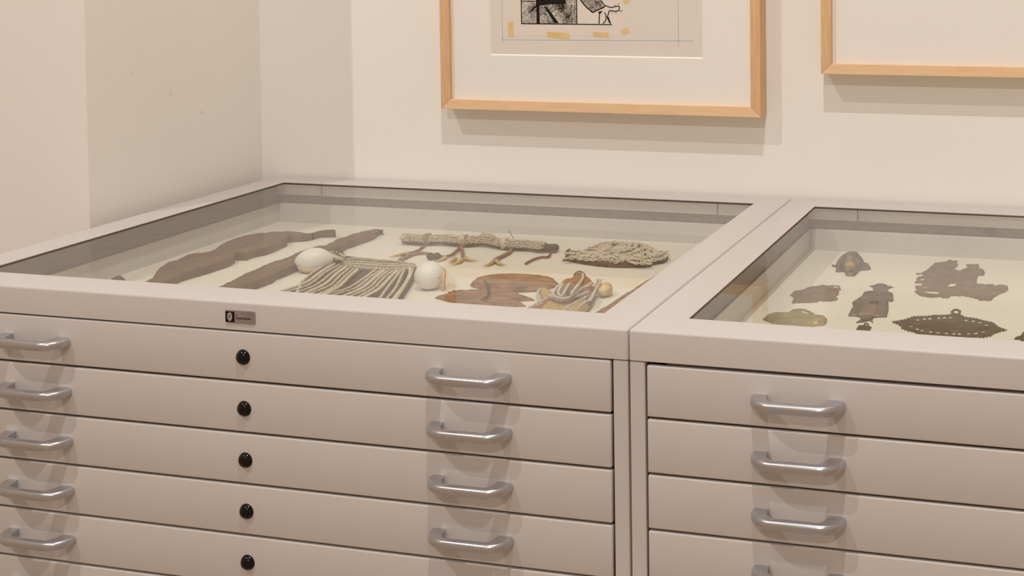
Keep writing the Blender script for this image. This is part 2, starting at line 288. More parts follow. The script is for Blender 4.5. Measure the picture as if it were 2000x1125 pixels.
# ---------------------------------------------------------------- plan tables (mm): outlines of the objects as they lie in the trays, and the drawing
PLAN = {
'boomA':[[-893.2,254.3],[-898.5,287.8],[-918.5,319.1],[-935.8,347.6],[-944.6,374.2],[-940.7,392.5],[-948.7,422.6],[-942.4,442.3],[-927.1,447.7],[-930.5,469.8],[-945.4,507.1],[-951.2,544.5],[-946.0,568.3],[-933.4,590.7],[-915.5,606.4],[-908.5,608.3],[-900.9,613.4],[-887.0,617.5],[-866.2,617.6],[-845.5,620.0],[-843.6,635.5],[-836.7,650.1],[-828.3,654.3],[-820.5,653.1],[-811.3,642.6],[-818.3,652.7],[-824.1,647.6],[-842.6,641.8],[-843.6,626.8],[-849.6,611.3],[-877.1,596.1],[-861.0,570.6],[-858.9,550.3],[-856.4,535.6],[-854.6,506.4],[-865.7,483.4],[-863.5,465.7],[-884.5,464.1],[-871.5,447.1],[-864.9,424.1],[-868.2,376.2],[-877.1,324.5],[-866.1,286.0],[-884.2,252.5],[-896.7,237.3]],
'boomB':[[-760.9,250.6],[-765.8,295.7],[-774.0,333.3],[-776.5,378.4],[-780.7,420.3],[-774.9,423.0],[-775.6,434.5],[-774.3,448.9],[-777.5,473.6],[-777.9,496.5],[-775.1,509.6],[-775.0,524.8],[-759.9,535.7],[-765.7,547.3],[-766.8,555.9],[-760.9,558.7],[-771.1,576.5],[-769.2,585.9],[-764.8,597.7],[-768.8,618.5],[-763.1,630.8],[-760.4,654.5],[-766.4,683.9],[-762.2,692.9],[-750.5,692.0],[-740.9,683.2],[-750.3,697.6],[-748.4,683.8],[-746.5,673.0],[-743.2,666.5],[-738.8,648.3],[-740.7,620.9],[-742.3,591.6],[-745.3,575.5],[-737.5,549.3],[-739.6,536.4],[-736.4,417.6],[-733.7,388.6],[-735.6,367.9],[-729.3,348.9],[-731.9,297.2],[-725.9,243.4],[-736.4,209.8],[-767.4,202.8]],
'stub':[[-979.6,286.6],[-985.0,307.6],[-980.4,317.6],[-966.9,309.0],[-953.8,294.1],[-947.8,280.6],[-947.2,259.3],[-961.5,251.9],[-976.5,265.6]],
'band':[[[-672.5,456.6],[-655.0,473.0],[-618.4,468.7],[-583.8,467.0],[-544.8,457.4]],[[-667.0,449.5],[-645.1,457.5],[-608.8,453.2],[-576.2,454.4],[-539.2,450.6]],[[-664.7,445.8],[-639.4,448.4],[-604.3,445.9],[-572.5,448.2],[-540.2,449.4]],[[-660.9,442.6],[-632.1,436.9],[-597.9,435.5],[-567.2,439.4],[-542.6,447.9]]],
'strands':[[[-693.1,442.5],[-686.6,393.2],[-673.2,345.0],[-657.7,315.7],[-636.7,275.9]],[[-684.8,450.4],[-675.1,395.7],[-664.2,341.4],[-669.5,291.7],[-674.3,247.0]],[[-673.8,446.8],[-665.9,392.0],[-652.1,333.2],[-658.3,291.6],[-664.9,247.1]],[[-664.2,439.8],[-654.4,394.6],[-640.9,335.7],[-641.5,290.2],[-642.1,245.2]],[[-654.9,435.8],[-643.9,391.1],[-629.8,338.2],[-627.6,290.7],[-625.5,245.7]],[[-645.6,431.9],[-631.6,382.4],[-618.2,335.4],[-618.1,292.9],[-618.0,247.9]],[[-636.4,428.0],[-621.2,379.1],[-606.4,327.2],[-605.5,290.5],[-604.4,245.5]],[[-627.2,424.1],[-614.1,380.7],[-599.5,328.8],[-597.2,289.8],[-594.6,244.9]],[[-598.2,430.6],[-586.8,381.1],[-581.2,327.5],[-591.8,291.0],[-604.3,247.8]],[[-587.7,427.0],[-579.7,382.7],[-570.2,330.0],[-579.4,291.2],[-589.8,247.4]],[[-581.9,428.3],[-572.9,389.9],[-560.6,332.1],[-561.7,292.6],[-563.0,247.6]],[[-574.7,429.9],[-565.8,391.5],[-550.9,334.3],[-550.8,292.5],[-550.7,247.5]],[[-565.9,428.9],[-558.7,393.1],[-542.6,336.2],[-538.6,292.7],[-534.5,247.9]],[[-560.1,430.2],[-548.6,389.7],[-532.9,333.0],[-529.1,292.3],[-524.9,247.5]],[[-555.8,434.1],[-540.1,391.6],[-523.3,340.5],[-504.8,292.7],[-488.6,250.7]],[[-553.2,440.6],[-534.5,398.5],[-510.9,343.3],[-494.1,295.1],[-479.3,252.6]],[[-550.6,453.1],[-524.7,406.3],[-502.7,350.5],[-483.3,295.0],[-468.5,252.5]],[[-543.2,448.8],[-520.4,401.6],[-502.8,355.9],[-479.3,295.9],[-462.9,254.0]]],
'fringe_base':[[-722.6,486.5],[-710.6,521.4],[-681.8,514.7],[-622.3,502.4],[-564.3,490.4],[-543.9,452.6],[-521.1,400.1],[-491.2,320.7],[-464.8,266.6],[-503.0,258.0],[-580.4,260.1],[-664.1,281.8],[-679.7,299.1],[-668.7,333.8],[-684.5,363.4],[-693.1,407.5],[-703.7,453.2]],
'knob':[[-735.5,503.0],[-731.0,513.8],[-695.1,492.7],[-682.6,481.3],[-673.3,455.4],[-679.0,445.0],[-702.9,458.0],[-719.3,477.8]],
'neck':[[-668.2,631.6],[-646.8,631.3],[-622.1,631.8],[-603.5,638.4],[-586.9,639.6],[-566.8,636.6],[-547.9,635.9],[-533.5,642.5],[-513.7,646.8],[-485.9,635.4],[-461.6,630.3],[-440.6,631.5],[-423.5,631.8],[-403.6,626.0],[-392.0,628.5],[-381.7,634.2]],
'neckbump':[[-523.1,648.1],[-512.7,650.4],[-493.4,633.1]],
'd1':[[-621.2,621.3],[-612.5,585.1],[-615.8,565.7],[-624.3,545.5]],
'claw1':[[-617.6,560.7],[-625.5,547.5],[-635.1,529.5]],
'd2':[[-584.5,568.0],[-598.4,565.0],[-606.2,549.5],[-605.1,509.6]],
'knot':[[-562.4,537.7],[-551.8,539.8]],
'd3':[[-553.0,622.5],[-538.6,569.4],[-543.5,550.2],[-556.2,551.9]],
'claw3':[[-540.0,546.2],[-539.7,532.9],[-543.5,516.7]],
'd4':[[-551.9,622.7],[-527.1,581.2],[-508.6,549.0]],
'claw4':[[[-505.2,540.6],[-503.0,519.2],[-512.2,510.7]],[[-505.3,549.4],[-491.7,541.4],[-477.1,542.5]],[[-518.9,542.0],[-518.7,528.8],[-522.8,523.5]]],
'd5':[[-473.6,659.8],[-452.2,609.4],[-449.5,583.4],[-450.8,553.9]],
'claw5':[[[-448.4,542.7],[-445.8,521.4],[-450.5,508.0]],[[-445.4,543.3],[-430.9,527.8],[-418.4,524.4]]],
'd6':[[-387.1,655.3],[-376.8,627.0],[-383.2,622.2],[-373.3,591.4],[-383.3,586.0],[-390.1,568.4],[-390.6,539.9]],
'needle':[[-456.5,635.9],[-468.2,635.5]],
'bag':[[-340.4,574.7],[-350.2,609.9],[-362.8,637.0],[-359.8,648.6],[-337.8,623.3],[-323.5,620.1],[-332.1,652.8],[-328.3,666.9],[-315.4,683.2],[-291.0,693.1],[-265.0,696.6],[-244.1,690.0],[-228.5,680.1],[-210.7,658.0],[-198.0,660.7],[-187.7,658.7],[-176.5,635.9],[-172.5,604.2],[-187.1,585.0],[-185.2,571.6],[-208.3,562.6],[-236.5,556.3],[-267.7,557.2],[-303.0,567.1],[-322.1,574.9],[-340.6,580.9]],
'bagrows':[[[-344.2,596.5],[-331.7,597.2],[-314.4,598.9],[-301.7,603.8],[-295.4,624.2],[-298.9,653.6],[-301.0,677.5]],[[-330.1,562.5],[-319.4,568.9],[-306.6,575.8],[-299.9,589.7],[-294.8,607.5],[-291.1,629.4],[-279.0,636.4],[-262.8,635.7]],[[-303.8,564.3],[-288.9,563.6],[-277.5,566.1],[-266.1,568.6],[-252.5,565.7],[-237.5,559.0],[-232.9,568.0]],[[-297.7,594.3],[-285.8,601.1],[-277.3,611.3],[-269.2,617.3],[-258.1,624.0],[-251.6,642.5],[-260.1,675.4]],[[-284.0,576.8],[-268.4,584.3],[-258.4,590.7],[-247.5,597.2],[-238.0,607.6],[-233.3,625.3],[-231.1,655.6],[-227.7,669.4]],[[-312.9,677.1],[-298.5,684.7],[-281.3,690.8],[-262.7,690.4],[-240.0,682.1],[-218.8,662.7],[-207.1,648.1]],[[-276.7,641.2],[-276.2,658.7],[-274.6,676.6],[-268.9,686.8]],[[-262.2,631.6],[-264.1,652.6],[-270.6,677.5]],[[-221.5,570.5],[-223.0,598.5],[-219.7,619.9],[-214.4,633.7],[-194.3,613.1],[-186.1,619.1],[-181.9,645.2]],[[-214.0,564.3],[-202.7,558.9],[-191.8,559.4],[-180.8,559.8]],[[-196.1,568.2],[-188.9,581.8],[-178.9,588.0],[-173.5,601.4],[-172.6,622.1]],[[-320.2,627.3],[-314.0,632.9],[-304.2,635.1],[-304.5,656.8],[-303.5,670.2]],[[-309.6,587.5],[-296.8,582.1],[-286.0,586.6],[-278.4,598.6]],[[-236.8,637.2],[-233.1,655.2],[-223.2,657.4],[-209.0,647.6]],[[-268.2,596.7],[-252.0,579.9],[-239.1,578.7],[-230.6,588.7],[-219.2,583.1],[-208.3,589.6],[-202.1,595.0]],[[-211.0,630.2],[-197.2,604.3],[-189.6,606.0]]],
'knobrows':[[[-703.3,456.0],[-701.3,463.4],[-687.9,454.7],[-672.2,444.4]],[[-693.5,444.2],[-688.5,450.0],[-672.9,439.6],[-664.0,439.3]],[[-711.5,473.0],[-703.9,477.1],[-686.9,466.6],[-671.2,456.1]]],
'straw':[[-244.7,269.1],[-248.2,300.2],[-251.3,329.6],[-237.0,317.6],[-222.4,310.0],[-214.3,313.2],[-204.1,326.4],[-196.0,344.9],[-183.2,320.2],[-180.1,288.9],[-177.2,271.4],[-182.4,249.9],[-206.8,244.4],[-233.1,251.1]],
'disc':[[-418.0,404.1],[-421.2,425.6],[-415.5,442.6],[-398.5,456.9],[-377.9,464.4],[-350.1,467.1],[-334.5,466.8],[-308.3,459.2],[-289.1,441.6],[-284.0,430.4],[-287.8,414.3],[-291.2,401.6],[-307.8,391.9],[-321.8,385.8],[-339.1,385.8],[-371.2,384.5],[-388.6,387.2],[-403.6,392.2],[-413.5,398.3]],
'body':[[-391.0,397.1],[-386.6,383.2],[-388.5,377.8],[-423.2,365.2],[-432.5,359.8],[-421.0,354.3],[-422.0,347.6],[-428.2,335.1],[-435.0,327.3],[-421.2,321.0],[-396.5,309.6],[-389.2,300.5],[-387.7,292.7],[-381.1,265.2],[-350.7,251.9],[-330.7,270.8],[-327.3,295.0],[-326.3,303.6],[-282.8,317.0],[-290.8,324.3],[-310.3,336.7],[-284.4,348.7],[-304.2,361.4],[-325.1,374.3],[-327.9,380.1],[-329.3,394.4],[-363.6,406.6]],
'streak':[[-397.7,410.2],[-382.4,389.9],[-364.7,361.1],[-351.7,332.2],[-350.6,310.8]],
'bark':[[-269.9,458.4],[-274.1,454.3],[-272.9,443.7],[-280.8,440.4],[-275.8,414.0],[-267.6,377.5],[-263.3,355.5],[-258.2,304.3],[-261.1,285.1],[-260.5,259.3],[-223.3,230.1],[-188.7,237.9],[-182.8,276.9],[-189.9,311.7],[-193.1,343.5],[-203.0,380.5],[-212.6,413.3],[-229.8,442.6],[-248.1,469.6],[-254.6,472.8],[-255.0,461.7]],
'roll':[[-249.9,436.3],[-239.4,398.6],[-230.9,362.1],[-220.0,319.2]],
'barkrows':[[24,[[-247.5,351.9],[-240.4,322.0],[-233.8,304.0],[-221.0,293.2],[-208.1,290.7],[-205.0,310.5],[-207.7,340.7],[-205.6,358.4],[-203.9,379.2]]],[20,[[-243.2,313.9],[-229.2,300.6],[-216.1,292.7],[-209.4,302.4],[-205.1,314.2],[-201.1,329.0],[-196.4,344.1]]],[24,[[-247.5,366.5],[-239.8,342.0],[-232.3,318.2],[-222.6,303.8],[-213.2,300.4]]],[31,[[-228.1,397.8],[-218.6,375.7],[-211.1,344.9],[-205.6,317.6],[-200.7,293.7]]],[30,[[-227.0,348.1],[-221.0,323.6],[-212.5,292.0]]],[15,[[-197.4,348.3],[-196.1,326.4],[-199.4,312.0],[-200.6,293.0],[-199.3,267.1],[-197.9,252.0]]],[13,[[-198.1,367.0],[-189.5,335.2],[-189.0,313.5],[-188.2,289.7],[-189.1,273.9],[-187.2,258.9]]],[14,[[-201.7,385.5],[-193.7,358.6],[-183.9,321.9]]],[10,[[-190.1,321.5],[-187.2,298.1],[-187.1,279.8]]],[16,[[-219.2,403.5],[-207.4,391.3],[-210.1,417.6],[-209.7,426.8]]],[8,[[-291.4,382.1],[-285.8,363.0],[-273.9,343.0],[-264.9,325.5]]],[8,[[-259.8,346.1],[-261.1,320.9],[-263.2,301.4],[-265.0,285.0]]],[8,[[-255.9,316.6],[-256.3,300.3],[-256.4,286.9]]],[20,[[-209.1,411.5],[-200.4,398.4],[-195.9,381.6]]]],
'tuft':[[-295.2,382.9],[-292.5,395.3],[-279.7,389.4],[-267.6,377.5],[-262.9,352.8],[-270.6,348.2],[-282.3,362.7]],
'plank':[[-150.0,601.0],[-166.9,290.7]],
'turtle':[[108.7,641.3],[105.4,674.8],[105.1,704.5],[109.9,729.4],[117.7,736.8],[128.6,729.1],[140.1,704.1],[148.8,679.1],[154.5,664.5],[155.7,673.3],[162.1,656.6],[168.0,640.0],[166.7,632.1],[153.0,624.1],[152.7,606.6],[151.1,589.1],[143.2,584.9],[136.9,588.4],[132.0,609.4],[127.2,614.3],[122.5,606.3],[116.1,609.8],[113.4,625.3],[112.5,635.2],[103.0,640.8],[101.5,653.4]],
'turtle_centre':[[136.6,641.2]],
'turtle_tongue':[[156.7,599.2],[158.0,585.9],[156.6,575.7],[152.9,571.2],[147.8,573.7],[142.6,582.4],[138.7,595.2],[137.2,608.7],[138.5,619.2],[142.3,623.9],[147.6,621.3],[152.8,612.3]],
'turtle_holes':[[[120.9,617.9],[121.1,614.7],[120.2,613.2],[118.7,614.2],[117.5,617.1],[117.4,620.3],[118.3,621.9],[119.8,620.9]],[[124.3,621.7],[124.5,618.5],[123.5,617.0],[122.1,618.0],[120.9,620.9],[120.8,624.1],[121.7,625.6],[123.2,624.7]]],
'fish':[[78.5,459.0],[78.6,466.9],[78.5,477.1],[78.8,484.1],[80.8,486.5],[83.8,487.5],[86.0,489.1],[88.1,490.6],[90.3,494.1],[91.9,499.2],[93.2,506.3],[95.5,509.2],[97.1,514.3],[99.8,516.3],[102.6,516.7],[105.1,518.5],[107.3,520.7],[110.0,522.1],[112.2,527.0],[114.8,527.4],[118.6,526.6],[121.7,526.0],[125.3,524.2],[127.6,530.3],[131.2,528.8],[134.6,528.7],[137.4,530.2],[142.0,524.4],[143.5,515.6],[147.4,506.6],[144.7,502.4],[147.2,489.7],[148.7,476.9],[147.0,470.5],[144.2,467.3],[146.9,466.9],[150.2,464.3],[153.3,452.2],[150.7,445.3],[148.1,444.6],[146.0,441.3],[143.2,439.9],[139.8,441.5],[137.3,440.4],[134.9,437.6],[130.7,439.9],[126.8,439.9],[127.5,431.7],[125.3,431.3],[122.7,429.9],[120.5,428.7],[118.1,427.8],[115.8,427.3],[113.3,425.6],[110.4,426.0],[108.7,424.5],[105.6,425.2],[103.6,422.5],[101.0,421.4],[98.6,422.3],[96.5,420.2],[94.1,419.6],[91.7,418.2],[89.5,429.4],[89.2,436.5],[87.2,448.0],[82.8,454.1]],
'fish_holes':[[[129.1,520.5],[133.7,524.8],[139.8,521.6],[140.6,515.0],[134.4,515.8]]],
'fig':[[199.8,512.5],[198.9,504.3],[184.0,495.6],[184.8,469.8],[177.2,440.6],[180.2,428.8],[183.0,423.3],[183.3,399.1],[185.0,373.9],[202.8,374.1],[205.5,357.4],[202.2,343.5],[210.9,349.2],[214.4,353.8],[219.0,358.6],[225.2,348.7],[221.3,361.0],[221.6,374.5],[238.8,380.3],[234.9,418.8],[226.8,462.2],[231.8,457.0],[234.6,464.0],[227.2,501.0],[216.7,504.3],[211.2,515.1]],
'fig_head':[[184.7,535.8],[190.5,537.1],[193.8,545.7],[200.3,549.9],[207.9,547.9],[215.6,538.2],[222.1,538.3],[217.1,529.5],[216.8,520.4],[214.1,512.2],[207.9,507.3],[200.1,510.9],[193.7,519.7],[190.6,530.3]],
'fig_headholes':[[[197.4,531.8],[197.5,528.3],[196.6,526.7],[195.2,527.8],[194.1,531.1],[194.0,534.6],[194.9,536.3],[196.3,535.1]],[[212.8,536.2],[212.9,532.7],[212.0,531.0],[210.6,532.2],[209.6,535.5],[209.4,539.0],[210.3,540.7],[211.7,539.5]]],
'fig_apron':[[198.7,449.1],[216.4,453.1],[221.3,413.0],[224.9,374.3],[197.7,372.0],[196.4,407.4]],
'fig_panel':[[201.8,441.9],[217.2,445.4],[220.3,423.4],[202.6,419.4]],
'olive':[[71.6,330.6],[72.6,353.9],[79.8,365.4],[99.2,369.8],[98.9,375.6],[100.9,386.0],[114.1,393.0],[123.5,387.1],[135.4,375.2],[136.3,366.4],[151.0,365.8],[159.4,350.5],[162.1,336.0],[161.7,322.9],[148.2,315.0],[146.7,307.4],[143.3,280.8],[112.7,273.8],[91.9,290.6],[87.9,309.8],[87.1,319.0],[78.3,324.5]],
'olive_holes':[[[111.0,377.6],[115.1,384.1],[123.4,380.4],[132.2,369.4],[126.6,369.3],[117.1,375.8]]],
'olive_patch':[[142.9,328.3],[151.9,332.3],[155.4,321.9],[144.3,317.5]],
'small':[[208.2,307.9],[208.0,322.3],[207.8,331.4],[211.7,334.1],[215.6,333.2],[213.4,341.9],[215.5,348.0],[220.2,343.4],[222.7,332.9],[227.6,326.7],[226.4,319.2],[229.3,309.1],[230.4,291.7],[214.2,288.0]],
'small_holes':[[[219.9,338.2],[220.0,334.3],[219.0,332.5],[217.4,333.7],[216.1,337.3],[216.0,341.2],[217.0,343.1],[218.6,341.8]]],
'frag':[[245.2,620.0],[242.7,628.3],[244.4,629.8],[246.5,632.9],[249.0,629.4],[250.7,631.6],[252.1,637.5],[253.1,640.4],[254.6,646.8],[256.2,648.6],[257.2,654.5],[257.9,661.8],[258.8,664.2],[259.7,670.8],[259.9,679.3],[260.9,685.0],[262.5,687.1],[262.3,696.8],[263.5,701.7],[265.7,704.2],[267.2,705.8],[269.7,707.4],[271.6,707.8],[273.7,709.3],[275.9,710.1],[278.2,710.4],[280.5,716.7],[282.6,721.1],[284.1,731.6],[287.9,724.5],[290.7,721.8],[293.1,722.8],[295.6,724.6],[298.8,721.9],[298.6,709.6],[302.1,699.3],[302.7,688.6],[302.1,682.9],[300.1,674.2],[298.5,668.7],[301.2,666.5],[303.8,661.8],[306.1,663.4],[308.7,660.3],[310.4,662.2],[311.4,669.5],[313.6,669.4],[314.9,675.0],[317.6,677.7],[319.2,684.0],[316.9,690.7],[313.9,701.9],[315.9,702.2],[318.2,703.1],[320.4,706.7],[322.1,706.2],[325.0,704.4],[327.8,703.4],[329.1,706.7],[331.3,709.1],[333.8,709.1],[335.7,698.1],[337.5,685.4],[340.1,681.2],[343.2,678.6],[345.9,673.9],[347.7,664.4],[349.6,656.3],[350.1,646.6],[350.0,638.3],[348.0,636.0],[345.8,634.9],[343.4,636.5],[341.5,633.8],[341.1,625.7],[341.7,614.6],[341.5,608.5],[343.0,597.2],[343.5,589.2],[347.7,585.2],[350.4,589.3],[353.2,586.9],[355.5,586.1],[357.7,585.0],[359.5,587.9],[362.4,589.5],[364.3,589.9],[367.2,588.6],[368.0,593.7],[371.0,583.2],[373.4,582.3],[375.6,584.9],[377.3,589.0],[379.6,587.3],[381.5,590.6],[383.6,589.4],[385.8,589.0],[389.0,584.8],[391.4,585.3],[392.1,576.8],[393.2,570.3],[393.9,562.0],[392.7,556.3],[391.8,549.8],[390.2,547.0],[388.1,545.0],[386.5,538.5],[384.4,536.5],[383.0,531.8],[381.8,530.5],[380.1,523.2],[379.2,520.6],[377.6,516.7],[376.2,511.6],[375.3,503.7],[374.5,498.1],[372.8,495.0],[370.4,495.5],[368.5,494.0],[366.3,496.4],[363.9,496.8],[362.3,494.3],[360.0,493.6],[358.3,492.2],[355.1,500.4],[352.9,501.3],[350.8,501.5],[348.7,504.4],[346.3,504.9],[344.2,508.1],[342.2,506.6],[339.5,510.4],[336.9,510.1],[334.8,509.9],[331.9,513.2],[329.5,514.0],[327.8,511.2],[326.4,509.8],[324.0,509.5],[321.8,511.4],[319.9,512.8],[317.9,508.3],[315.8,510.4],[314.1,509.2],[312.6,505.2],[311.9,499.7],[311.0,494.9],[309.1,495.4],[306.5,496.7],[304.6,493.6],[302.5,494.4],[299.7,499.8],[296.8,500.8],[295.1,498.2],[292.6,497.4],[290.9,495.5],[288.5,494.5],[286.9,493.8],[284.4,493.5],[282.1,495.0],[280.3,494.1],[277.6,497.5],[275.7,496.0],[273.4,495.3],[270.9,500.3],[268.9,499.1],[266.2,502.6],[263.5,508.2],[260.6,513.3],[258.0,519.2],[256.2,521.6],[258.0,527.7],[259.3,534.1],[256.7,537.8],[254.7,540.2],[253.2,554.3],[255.4,556.4],[257.3,557.2],[260.0,556.4],[261.9,559.2],[261.9,568.4],[259.1,570.7],[257.9,567.6],[254.8,570.7],[253.2,567.8],[250.9,569.4],[248.8,572.9],[249.6,581.0],[251.0,585.8],[248.7,594.3],[247.3,600.0],[249.3,601.8],[250.4,608.9],[251.6,612.2],[253.9,611.7],[255.1,618.1],[257.2,619.3],[258.7,621.5],[255.8,621.2],[253.1,624.4],[251.1,623.5],[248.9,622.0],[246.8,621.0]],
'frag_holes':[[[300.8,561.1],[304.4,577.9],[312.3,580.7],[313.2,567.8],[306.4,561.4]],[[272.1,526.2],[293.4,526.3],[293.7,515.2],[274.8,517.9]],[[254.0,591.4],[257.0,597.1],[262.2,595.3],[259.8,587.2]],[[266.3,546.6],[268.4,552.4],[271.6,550.7],[270.7,546.7]]],
'navette':[[250.1,358.3],[250.4,361.2],[250.7,363.9],[251.2,366.0],[252.3,365.5],[253.9,362.4],[254.5,364.0],[254.8,366.7],[255.6,367.5],[256.2,368.7],[257.4,367.6],[258.8,365.5],[259.0,368.6],[259.1,372.2],[259.9,372.5],[260.4,374.0],[261.6,372.7],[263.1,369.8],[263.1,373.7],[263.6,375.8],[264.0,378.1],[264.9,377.9],[265.9,376.9],[267.4,375.0],[267.2,379.0],[267.3,382.3],[267.7,384.1],[268.7,383.9],[269.6,384.1],[271.0,382.4],[271.2,385.0],[271.4,387.8],[271.8,389.8],[272.6,390.7],[273.7,390.1],[274.5,389.7],[274.8,393.1],[275.4,394.9],[276.2,395.6],[277.0,395.6],[278.3,393.1],[279.4,392.1],[279.7,395.7],[280.4,396.9],[281.2,397.1],[281.9,398.1],[283.2,395.8],[284.2,394.4],[284.8,397.2],[285.4,399.3],[286.3,399.6],[287.6,397.2],[288.9,394.3],[289.5,396.6],[289.9,400.3],[290.9,399.8],[291.8,399.8],[293.2,397.2],[294.2,396.5],[294.5,399.4],[294.9,402.2],[295.7,402.6],[296.7,401.9],[297.8,400.6],[298.7,400.1],[298.9,403.9],[299.6,405.1],[300.3,406.0],[301.1,406.6],[302.3,404.5],[303.2,404.4],[303.9,405.5],[304.4,408.1],[305.2,408.5],[306.4,406.5],[307.2,406.6],[308.4,404.7],[308.9,407.0],[309.5,409.5],[310.4,409.0],[311.3,408.8],[312.5,406.0],[313.4,406.0],[314.0,408.3],[314.4,411.3],[315.4,410.5],[316.2,410.7],[317.5,407.9],[318.0,410.2],[318.7,411.3],[319.3,412.8],[320.1,413.1],[321.0,413.3],[322.2,410.9],[323.0,411.4],[323.5,413.4],[323.9,416.4],[324.1,413.2],[324.4,416.3],[325.2,419.6],[324.5,422.6],[323.4,426.1],[323.3,429.8],[323.8,432.2],[324.8,433.9],[324.7,436.9],[325.0,441.1],[326.0,441.6],[326.6,443.8],[328.1,441.3],[329.1,441.2],[329.9,444.0],[330.9,445.2],[332.1,442.2],[333.3,440.2],[334.1,438.9],[335.6,438.5],[336.5,435.5],[337.4,432.9],[338.4,428.1],[336.9,427.1],[337.9,422.7],[338.3,419.0],[337.7,420.2],[338.6,418.3],[339.4,413.1],[340.4,412.6],[341.5,413.4],[342.5,413.4],[343.4,411.1],[344.3,408.8],[345.4,403.5],[346.1,405.7],[346.8,407.0],[347.6,408.9],[348.6,407.3],[349.6,404.6],[350.7,402.0],[351.3,405.7],[352.1,407.1],[352.9,407.6],[353.9,405.7],[354.9,403.6],[355.9,401.4],[356.5,405.0],[357.4,404.8],[358.2,405.9],[359.2,405.1],[360.2,402.0],[361.2,400.0],[362.0,402.2],[362.8,404.3],[363.8,403.1],[364.7,401.5],[365.7,398.4],[366.6,398.4],[367.4,401.0],[368.3,400.8],[369.3,398.7],[370.2,396.3],[371.2,392.9],[372.0,395.7],[372.8,398.2],[373.8,396.1],[374.7,395.6],[375.7,391.8],[376.6,391.1],[377.4,394.4],[378.3,394.3],[379.2,393.2],[380.2,391.4],[381.2,389.6],[382.0,390.8],[382.9,391.1],[383.8,391.9],[384.6,392.4],[385.6,388.3],[386.4,386.2],[387.5,386.8],[388.6,387.4],[389.4,385.7],[390.2,383.4],[390.8,379.4],[391.6,377.5],[392.7,377.5],[393.6,376.4],[394.5,375.7],[394.9,371.4],[395.4,367.5],[396.5,369.0],[397.4,368.4],[398.2,370.0],[399.1,366.8],[399.9,365.2],[400.7,361.5],[401.6,364.5],[402.5,365.0],[403.4,364.8],[404.2,363.5],[405.0,361.0],[405.8,357.7],[406.8,359.8],[407.6,360.2],[408.7,355.2],[408.1,353.9],[406.9,355.6],[406.2,355.1],[405.6,353.4],[405.1,350.5],[404.4,349.8],[403.6,349.6],[402.3,352.2],[401.6,351.1],[401.3,347.9],[400.6,346.8],[400.1,344.8],[399.3,344.6],[398.1,346.3],[397.5,344.9],[397.2,342.0],[396.6,340.6],[396.0,339.4],[395.3,338.2],[394.0,340.6],[393.3,339.4],[393.1,336.3],[392.8,333.4],[392.0,332.1],[391.3,330.6],[390.2,330.8],[390.2,326.7],[389.7,323.0],[388.8,323.0],[388.0,322.9],[386.9,325.1],[386.1,324.7],[385.8,320.9],[385.2,319.1],[384.5,318.5],[383.4,320.0],[382.5,320.9],[381.7,320.5],[381.5,316.7],[380.9,315.1],[379.9,316.0],[379.2,315.3],[378.0,318.5],[377.2,317.7],[376.7,314.3],[375.9,314.3],[375.1,314.1],[374.2,315.4],[373.0,318.9],[372.5,315.8],[371.8,314.9],[371.0,313.7],[370.2,314.4],[369.3,315.2],[368.2,317.6],[367.6,315.7],[367.0,314.0],[366.3,312.6],[365.4,312.7],[364.3,315.0],[363.4,315.4],[363.1,311.3],[362.5,309.6],[361.8,308.5],[360.8,309.3],[359.7,311.2],[358.8,311.4],[358.2,309.3],[357.5,307.9],[356.7,307.9],[355.8,309.2],[354.8,311.4],[354.0,310.4],[353.5,307.4],[352.7,307.8],[351.8,307.8],[350.9,308.5],[349.9,311.0],[349.2,310.0],[348.5,308.3],[348.0,306.3],[346.9,308.4],[346.0,309.7],[345.0,311.0],[344.5,308.4],[343.8,307.4],[343.1,306.8],[342.2,307.0],[341.4,307.4],[340.3,309.9],[339.9,306.3],[339.3,304.9],[338.6,303.8],[337.5,306.3],[336.5,307.6],[335.4,309.7],[335.1,306.3],[334.4,304.7],[333.6,304.7],[332.9,304.2],[331.8,306.9],[330.8,307.9],[330.3,305.5],[329.7,303.0],[328.8,303.6],[327.9,305.0],[326.8,307.6],[326.0,308.1],[325.4,305.6],[324.7,304.3],[323.9,303.7],[322.9,305.1],[321.8,308.6],[320.9,309.6],[320.4,306.3],[319.7,305.1],[318.8,305.8],[317.9,306.4],[316.8,309.3],[315.9,310.2],[315.2,308.5],[314.5,307.8],[313.8,306.7],[312.8,307.6],[311.8,310.0],[310.9,310.6],[310.3,308.3],[309.6,306.9],[308.7,307.6],[307.7,309.6],[306.6,312.4],[305.9,311.1],[305.2,310.0],[304.4,309.2],[303.7,308.6],[302.7,309.6],[301.5,313.0],[300.9,311.5],[300.2,309.9],[299.5,309.1],[298.6,309.1],[297.5,311.7],[296.5,312.8],[295.8,312.2],[295.2,310.3],[294.1,309.7],[293.1,311.9],[292.2,314.1],[291.2,315.8],[290.2,314.6],[289.3,315.2],[288.3,317.6],[287.4,319.0],[286.3,321.9],[285.6,320.9],[284.8,319.8],[284.0,318.6],[283.1,319.2],[281.9,323.2],[280.9,324.4],[280.2,323.0],[279.4,321.5],[278.6,320.7],[277.6,322.0],[276.5,325.2],[275.5,327.6],[274.7,324.7],[273.7,325.8],[272.8,326.3],[271.8,327.5],[270.7,331.7],[269.8,331.8],[269.0,329.2],[267.2,330.9],[266.7,334.6],[266.2,338.2],[265.7,341.8],[264.5,343.2],[263.5,343.1],[262.5,343.1],[261.5,347.5],[260.6,350.8],[259.6,351.3],[258.6,351.0],[257.7,350.0],[256.8,351.0],[255.7,353.5],[254.6,357.0],[253.8,355.0],[252.8,356.0],[251.9,355.8],[250.9,356.2]],
